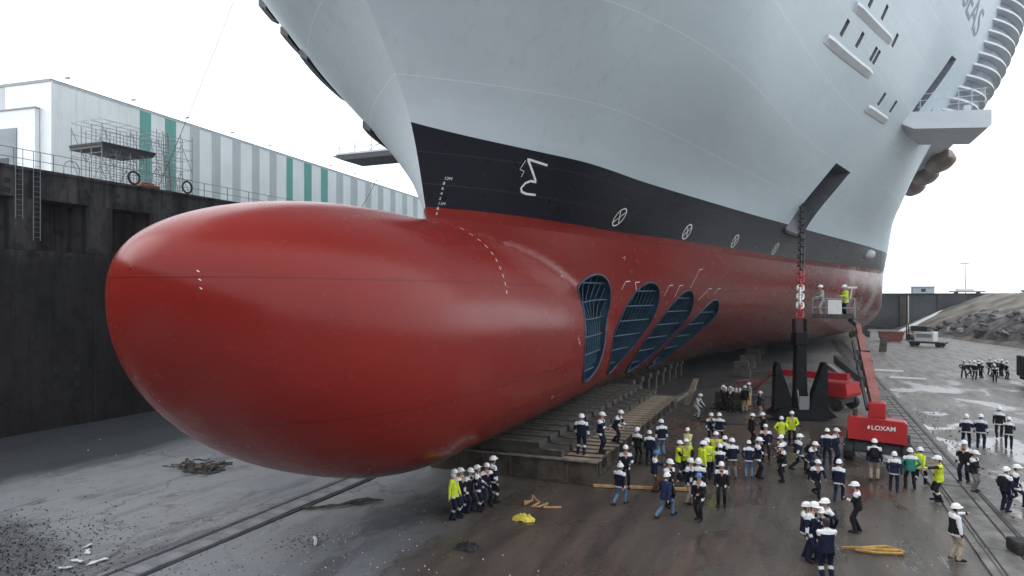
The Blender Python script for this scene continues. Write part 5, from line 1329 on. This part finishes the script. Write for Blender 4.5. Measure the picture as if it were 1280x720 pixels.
PEOPLE = [
 (-11.59, 21.89, 0, 'vis', 'navyband', 'stand', 88, 'person in yellow hi-vis jacket with white hood, nearest under the red bulb'),
 (-11.65, 22.5, 0, 'navy', 'navyband', 'stand', 87, 'person in navy right behind the yellow jacket under the bulb'),
 (-11.45, 22.84, 0, 'navy', 'navy', 'phone', 77, 'person in navy with white hem, third from left in the row under the bulb'),
 (-11.18, 23.09, 0, 'navy', 'navyband', 'stand', 106, 'person in navy in the middle of the row under the bulb'),
 (-11.19, 23.77, 0, 'navy', 'navy', 'folded', 55, 'person in navy with raised white collar, second from right under the bulb'),
 (-11.13, 24.22, 0, 'navy', 'navyband', 'stand', 145, 'person in navy at the right end of the row under the bulb'),
 (-9.03, 29.24, 1.0, 'navy', 'navyband', 'stand', 187, 'person in navy standing on the slatted bed, seen from behind, closest to the hull'),
 (-8.35, 29.98, 1.0, 'navy', 'navy', 'folded', 76, 'person in navy with folded arms standing on the slats'),
 (-8.25, 32.22, 1.0, 'navy', 'navy', 'lean', 74, 'person in navy stepping across the slats near the bed edge'),
 (-7.25, 32.61, 0, 'navy', 'black', 'stand', 163, 'person in navy and black trousers beside the bed edge, left of a trio'),
 (-6.64, 32.44, 0, 'navy', 'navy', 'stand', 192, 'person in navy seen from behind in the middle of a trio by the bed'),
 (-6.5, 34.77, 0, 'navy', 'jeans', 'stand', 211, 'person in navy and light jeans, right of the trio by the bed'),
 (-6.82, 28.38, 0, 'navy', 'black', 'folded', 14, 'person in navy facing forward by the corner of the slatted bed'),
 (-6.48, 25.91, 0, 'navy', 'jeans', 'walk', 164, 'person in navy and grey-blue jeans walking past the bed corner'),
 (-5.58, 28.25, 0, 'navyblue', 'brown', 'folded', 101, 'person with blue helmet and brown trousers left of the hi-vis group'),
 (-4.66, 26.4, 0, 'navy', 'black', 'folded', 50, 'person in navy half hidden behind the one in plain dark overalls'),
 (-4.58, 25.11, 0, 'overall', 'jeans', 'walk2', 160, 'person in plain dark blue overalls without white panels, striding forward'),
 (-5.01, 30.74, 0, 'vest', 'navyband', 'folded', 89, 'person in large yellow vest, left of the two vests side by side'),
 (-4.71, 31.06, 0, 'vest', 'navyband', 'stand', 9, 'person in yellow vest facing forward, right of the two vests side by side'),
 (-5.07, 33.98, 0, 'vispale', 'navy', 'folded', 348, 'person in pale yellow hi-vis jacket at the back of the crowd'),
 (-4.01, 27.1, 0, 'navy', 'khaki', 'phone', 68, 'person in navy and pale trousers left of the blue helmet in the crowd'),
 (-3.63, 26.97, 0, 'navy', 'navy', 'stand', 188, 'person in navy seen from behind above the blue helmet in the crowd'),
 (-3.94, 30.29, 0, 'vis', 'navy', 'folded', 127, 'person in yellow vest turned right amid the crowd'),
 (-3.78, 30.89, 0, 'vis', 'navy', 'stand', 207, 'person in yellow vest turned away at the heart of the crowd'),
 (-3.35, 25.27, 0, 'navyblue', 'black', 'folded', 338, 'person with blue helmet and white jacket panels at the front of the crowd'),
 (-3.59, 32.5, 0, 'vis', 'navy', 'stand', 16, 'person in bright yellow jacket facing forward at the right back of the crowd'),
 (-3.19, 32.08, 0, 'navy', 'navy', 'stand', 166, 'person in navy behind and right of the bright yellow jacket'),
 (-3.19, 30.43, 0, 'navy', 'navy', 'folded', 186, 'person in navy in front of the bright yellow jacket'),
 (-2.78, 31.69, 0, 'navy', 'grey', 'folded', 205, 'person in navy and grey trousers at the right edge of the crowd'),
 (-2.81, 27.32, 0, 'navy', 'black', 'stand', 6, 'person in navy and black trousers standing alone in front of the crowd'),
 (-4.57, 38.74, 0, 'navy', 'navyband', 'folded', 37, 'person in navy, left of a pair behind the crowd'),
 (-4.07, 38.39, 0, 'navy', 'navy', 'stand', 176, 'person in navy with white back panels, right of a pair behind the crowd'),
 (-2.12, 31.97, 0, 'navy', 'jeans', 'stand', 184, 'person in navy and light blue jeans seen from behind'),
 (-1.76, 32.12, 0, 'navy', 'black', 'folded', 93, 'person in navy and black trousers beside the one in light blue jeans'),
 (-2.49, 39.34, 0, 'coat', 'black', 'folded', 124, 'person in a long black coat near the anchor'),
 (-1.84, 39.62, 0, 'coat', 'black', 'phone', 303, 'person in dark jacket talking to the one in the long black coat'),
 (-1.6, 35.91, 0, 'navy', 'navy', 'stand', 3, 'broad person in navy facing forward in front of the black coats'),
 (-6.43, 46.57, 0, 'greysuit', 'greysuit', 'lean', 68, 'worker in pale grey overalls holding a hose beside the bed'),
 (-5.11, 50.24, 0, 'coat', 'black', 'folded', 66, 'worker in black left of the generator under the hull'),
 (-4.51, 49.57, 0, 'coat', 'black', 'stand', 5, 'worker in black behind the generator under the hull'),
 (-3.58, 49.96, 0, 'coat', 'khaki', 'stand', 184, 'worker in black top and pale trousers right of the generator'),
 (-3.46, 52.9, 0, 'greysuit', 'greysuit', 'stand', 304, 'worker in pale overalls behind the black-topped worker by the generator'),
 (-2.55, 48.22, 0, 'coat', 'khaki', 'folded', 93, 'worker in dark red-brown top and pale trousers left of the anchor'),
 (-0.93, 38.65, 0, 'vis', 'navy', 'stand', 181, 'person in yellow hi-vis jacket seen from behind under the anchor'),
 (-0.44, 40.21, 0, 'vis', 'black', 'folded', 1, 'person in yellow hi-vis jacket with dark collar facing forward under the anchor'),
 (-0.77, 33.69, 0, 'navy', 'navy', 'phone', 321, 'person in navy in front of the yellow jacket under the anchor'),
 (-0.7, 31.84, 0, 'navy', 'black', 'phone', 301, 'person in navy with a white hem turned left, below the anchor'),
 (-0.13, 34.17, 0, 'navy', 'navy', 'walk', 120, 'person in navy walking right below the anchor'),
 (0.34, 33.39, 0, 'navy', 'black', 'lean', 59, 'person in navy leaning forward left of the striding one with a backpack'),
 (0.57, 30.08, 0, 'navy', 'black', 'walk2', 29, 'person in navy with a backpack taking a wide stride'),
 (1.17, 35.75, 0, 'navy', 'navy', 'stand', 178, 'person in navy overalls seen from behind, left of the red lift'),
 (1.54, 36.34, 0, 'navy', 'navy', 'folded', 58, 'person in navy half hidden next to the left wheel of the red lift'),
 (1.37, 29.67, 0, 'navy', 'navy', 'walk', 167, 'person in navy with one foot behind, seen from behind in the open floor'),
 (0.12, 22.86, 0, 'navy', 'navy', 'stand', 100, 'person in navy at the left of the tight huddle in the foreground'),
 (0.32, 22.68, 0, 'navy', 'navy', 'folded', 59, 'second person from left in the tight foreground huddle'),
 (0.57, 22.79, 0, 'navy', 'navy', 'folded', 359, 'person in the middle of the tight foreground huddle'),
 (0.79, 23.51, 0, 'navy', 'navy', 'stand', 298, 'tallest person at the right back of the tight foreground huddle'),
 (0.69, 21.22, 0, 'navyhair', 'navyband', 'folded', 198, 'dark-haired person without helmet at the front of the foreground huddle'),
 (1.8, 26.06, 0, 'navy', 'navy', 'phone', 266, 'person in navy turned left holding a phone, right of the foreground huddle'),
 (2.99, 33.77, 0, 'pack', 'khaki', 'stand', 175, 'person with dark backpack and khaki trousers in front of the red lift'),
 (3.56, 31.97, 0, 'navy', 'navy', 'stand', 174, 'person in navy with a white upper back, right of the khaki trousers'),
 (4.23, 32.74, 0, 'teal', 'black', 'stand', 183, 'person in teal green jacket beside the large yellow jacket'),
 (4.67, 33.6, 0, 'vis', 'navyband', 'walk', 142, 'large person in yellow hi-vis jacket walking away'),
 (5.02, 31.22, 0, 'vest', 'navyband', 'point', 281, 'person in yellow vest with dark sleeve reaching out to the left'),
 (6.57, 34.93, 0, 'navy', 'navy', 'stand', 329, 'tall person in navy of a pair on the rail track'),
 (6.6, 33.42, 0, 'navy', 'grey', 'folded', 49, 'short person in navy of a pair on the rail track'),
 (7.07, 30.71, 0, 'navypack', 'navy', 'stand', 137, 'person in navy with black backpack near the right edge'),
 (7.57, 31.73, 0, 'navy', 'navy', 'walk', 87, 'person in navy walking at the right edge'),
 (4.34, 24.48, 0, 'blackvest', 'khaki', 'point', 110, 'person in black vest, white sleeves and khaki trousers stretching one arm out'),
 (8.17, 43.04, 0, 'navy', 'navy', 'stand', 169, 'leftmost of four people in navy standing apart at the right'),
 (8.82, 43.05, 0, 'navy', 'navy', 'stand', 158, 'second from left of four people in navy standing apart at the right'),
 (10.43, 46.58, 0, 'navy', 'black', 'walk', 167, 'farthest of four people in navy standing apart at the right'),
 (10.13, 43.34, 0, 'navy', 'navy', 'folded', 167, 'rightmost of four people in navy with a white waist band at the right'),
 (14.8, 79.0, 0, 'navy', 'navy', 'stand', 349, 'leftmost of the distant group in dark clothes beside the dark container'),
 (15.63, 81.22, 0, 'navy', 'black', 'walk', 49, 'second from left of the distant group in dark clothes beside the dark container'),
 (15.55, 78.42, 0, 'navy', 'navy', 'stand', 139, 'third from left of the distant group in dark clothes beside the dark container'),
 (16.52, 81.6, 0, 'navy', 'black', 'folded', 169, 'fourth from left of the distant group in dark clothes beside the dark container'),
 (16.47, 79.71, 0, 'navy', 'navy', 'stand', 288, 'fifth from left of the distant group in dark clothes beside the dark container'),
 (17.79, 83.1, 0, 'navy', 'black', 'stand', 18, 'sixth from left of the distant group in dark clothes beside the dark container'),
 (17.71, 81.15, 0, 'navy', 'navy', 'walk', 78, 'seventh from left of the distant group in dark clothes beside the dark container'),
 (16.76, 76.37, 0, 'navy', 'black', 'folded', 348, 'short person at the front of the distant group beside the dark container'),
 (18.62, 83.45, 0, 'navy', 'navy', 'stand', 167, 'fourth from right of the distant group in dark clothes beside the dark container'),
 (18.75, 82.54, 0, 'navy', 'black', 'folded', 307, 'third from right of the distant group in dark clothes beside the dark container'),
 (18.41, 79.64, 0, 'navy', 'navy', 'stand', 107, 'second from right of the distant group in dark clothes beside the dark container'),
]

for rec in PEOPLE: person(*rec)
# two workers in the lift basket
bw = bl.matrix_basis @ fl_.matrix_basis if False else Matrix.Translation(bl.location) @ Matrix.Rotation(bl.rotation_euler.z, 4, 'Z')
for dx, of, ps_, rz, lab in ((-.62, 'greysuit', 'folded', -70, 'worker in pale overalls in the lift basket'), (.62, 'vis', 'phone', -60, 'worker in yellow hi-vis jacket in the lift basket')):
    p = bw @ (fl_.location+Vector((dx, .12, .085)))
    person(p.x, p.y, p.z, of, 'navy' if of == 'vis' else 'greysuit', ps_, rz, lab, 'workers in the lift basket')

# ------------------------------------------------------------------ thin haze over the dock
hz = MB().box(-1100, 1100, -400, 1600, -2.2, 46).mesh('haze', mat('haze surface', (1, 1, 1)))
hm_h = bpy.data.materials.new('dock haze'); hm_h.use_nodes = True; nt_ = hm_h.node_tree; nt_.nodes.clear()
ov = nt_.nodes.new('ShaderNodeOutputMaterial'); pv = nt_.nodes.new('ShaderNodeVolumePrincipled')
pv.inputs['Color'].default_value = (.92, .95, 1, 1); pv.inputs['Density'].default_value = .00025; pv.inputs['Anisotropy'].default_value = .2
nt_.links.new(pv.outputs[0], ov.inputs['Volume'])
hz.materials.clear(); hz.materials.append(hm_h)
tag(obj('haze', hz), kind='stuff')
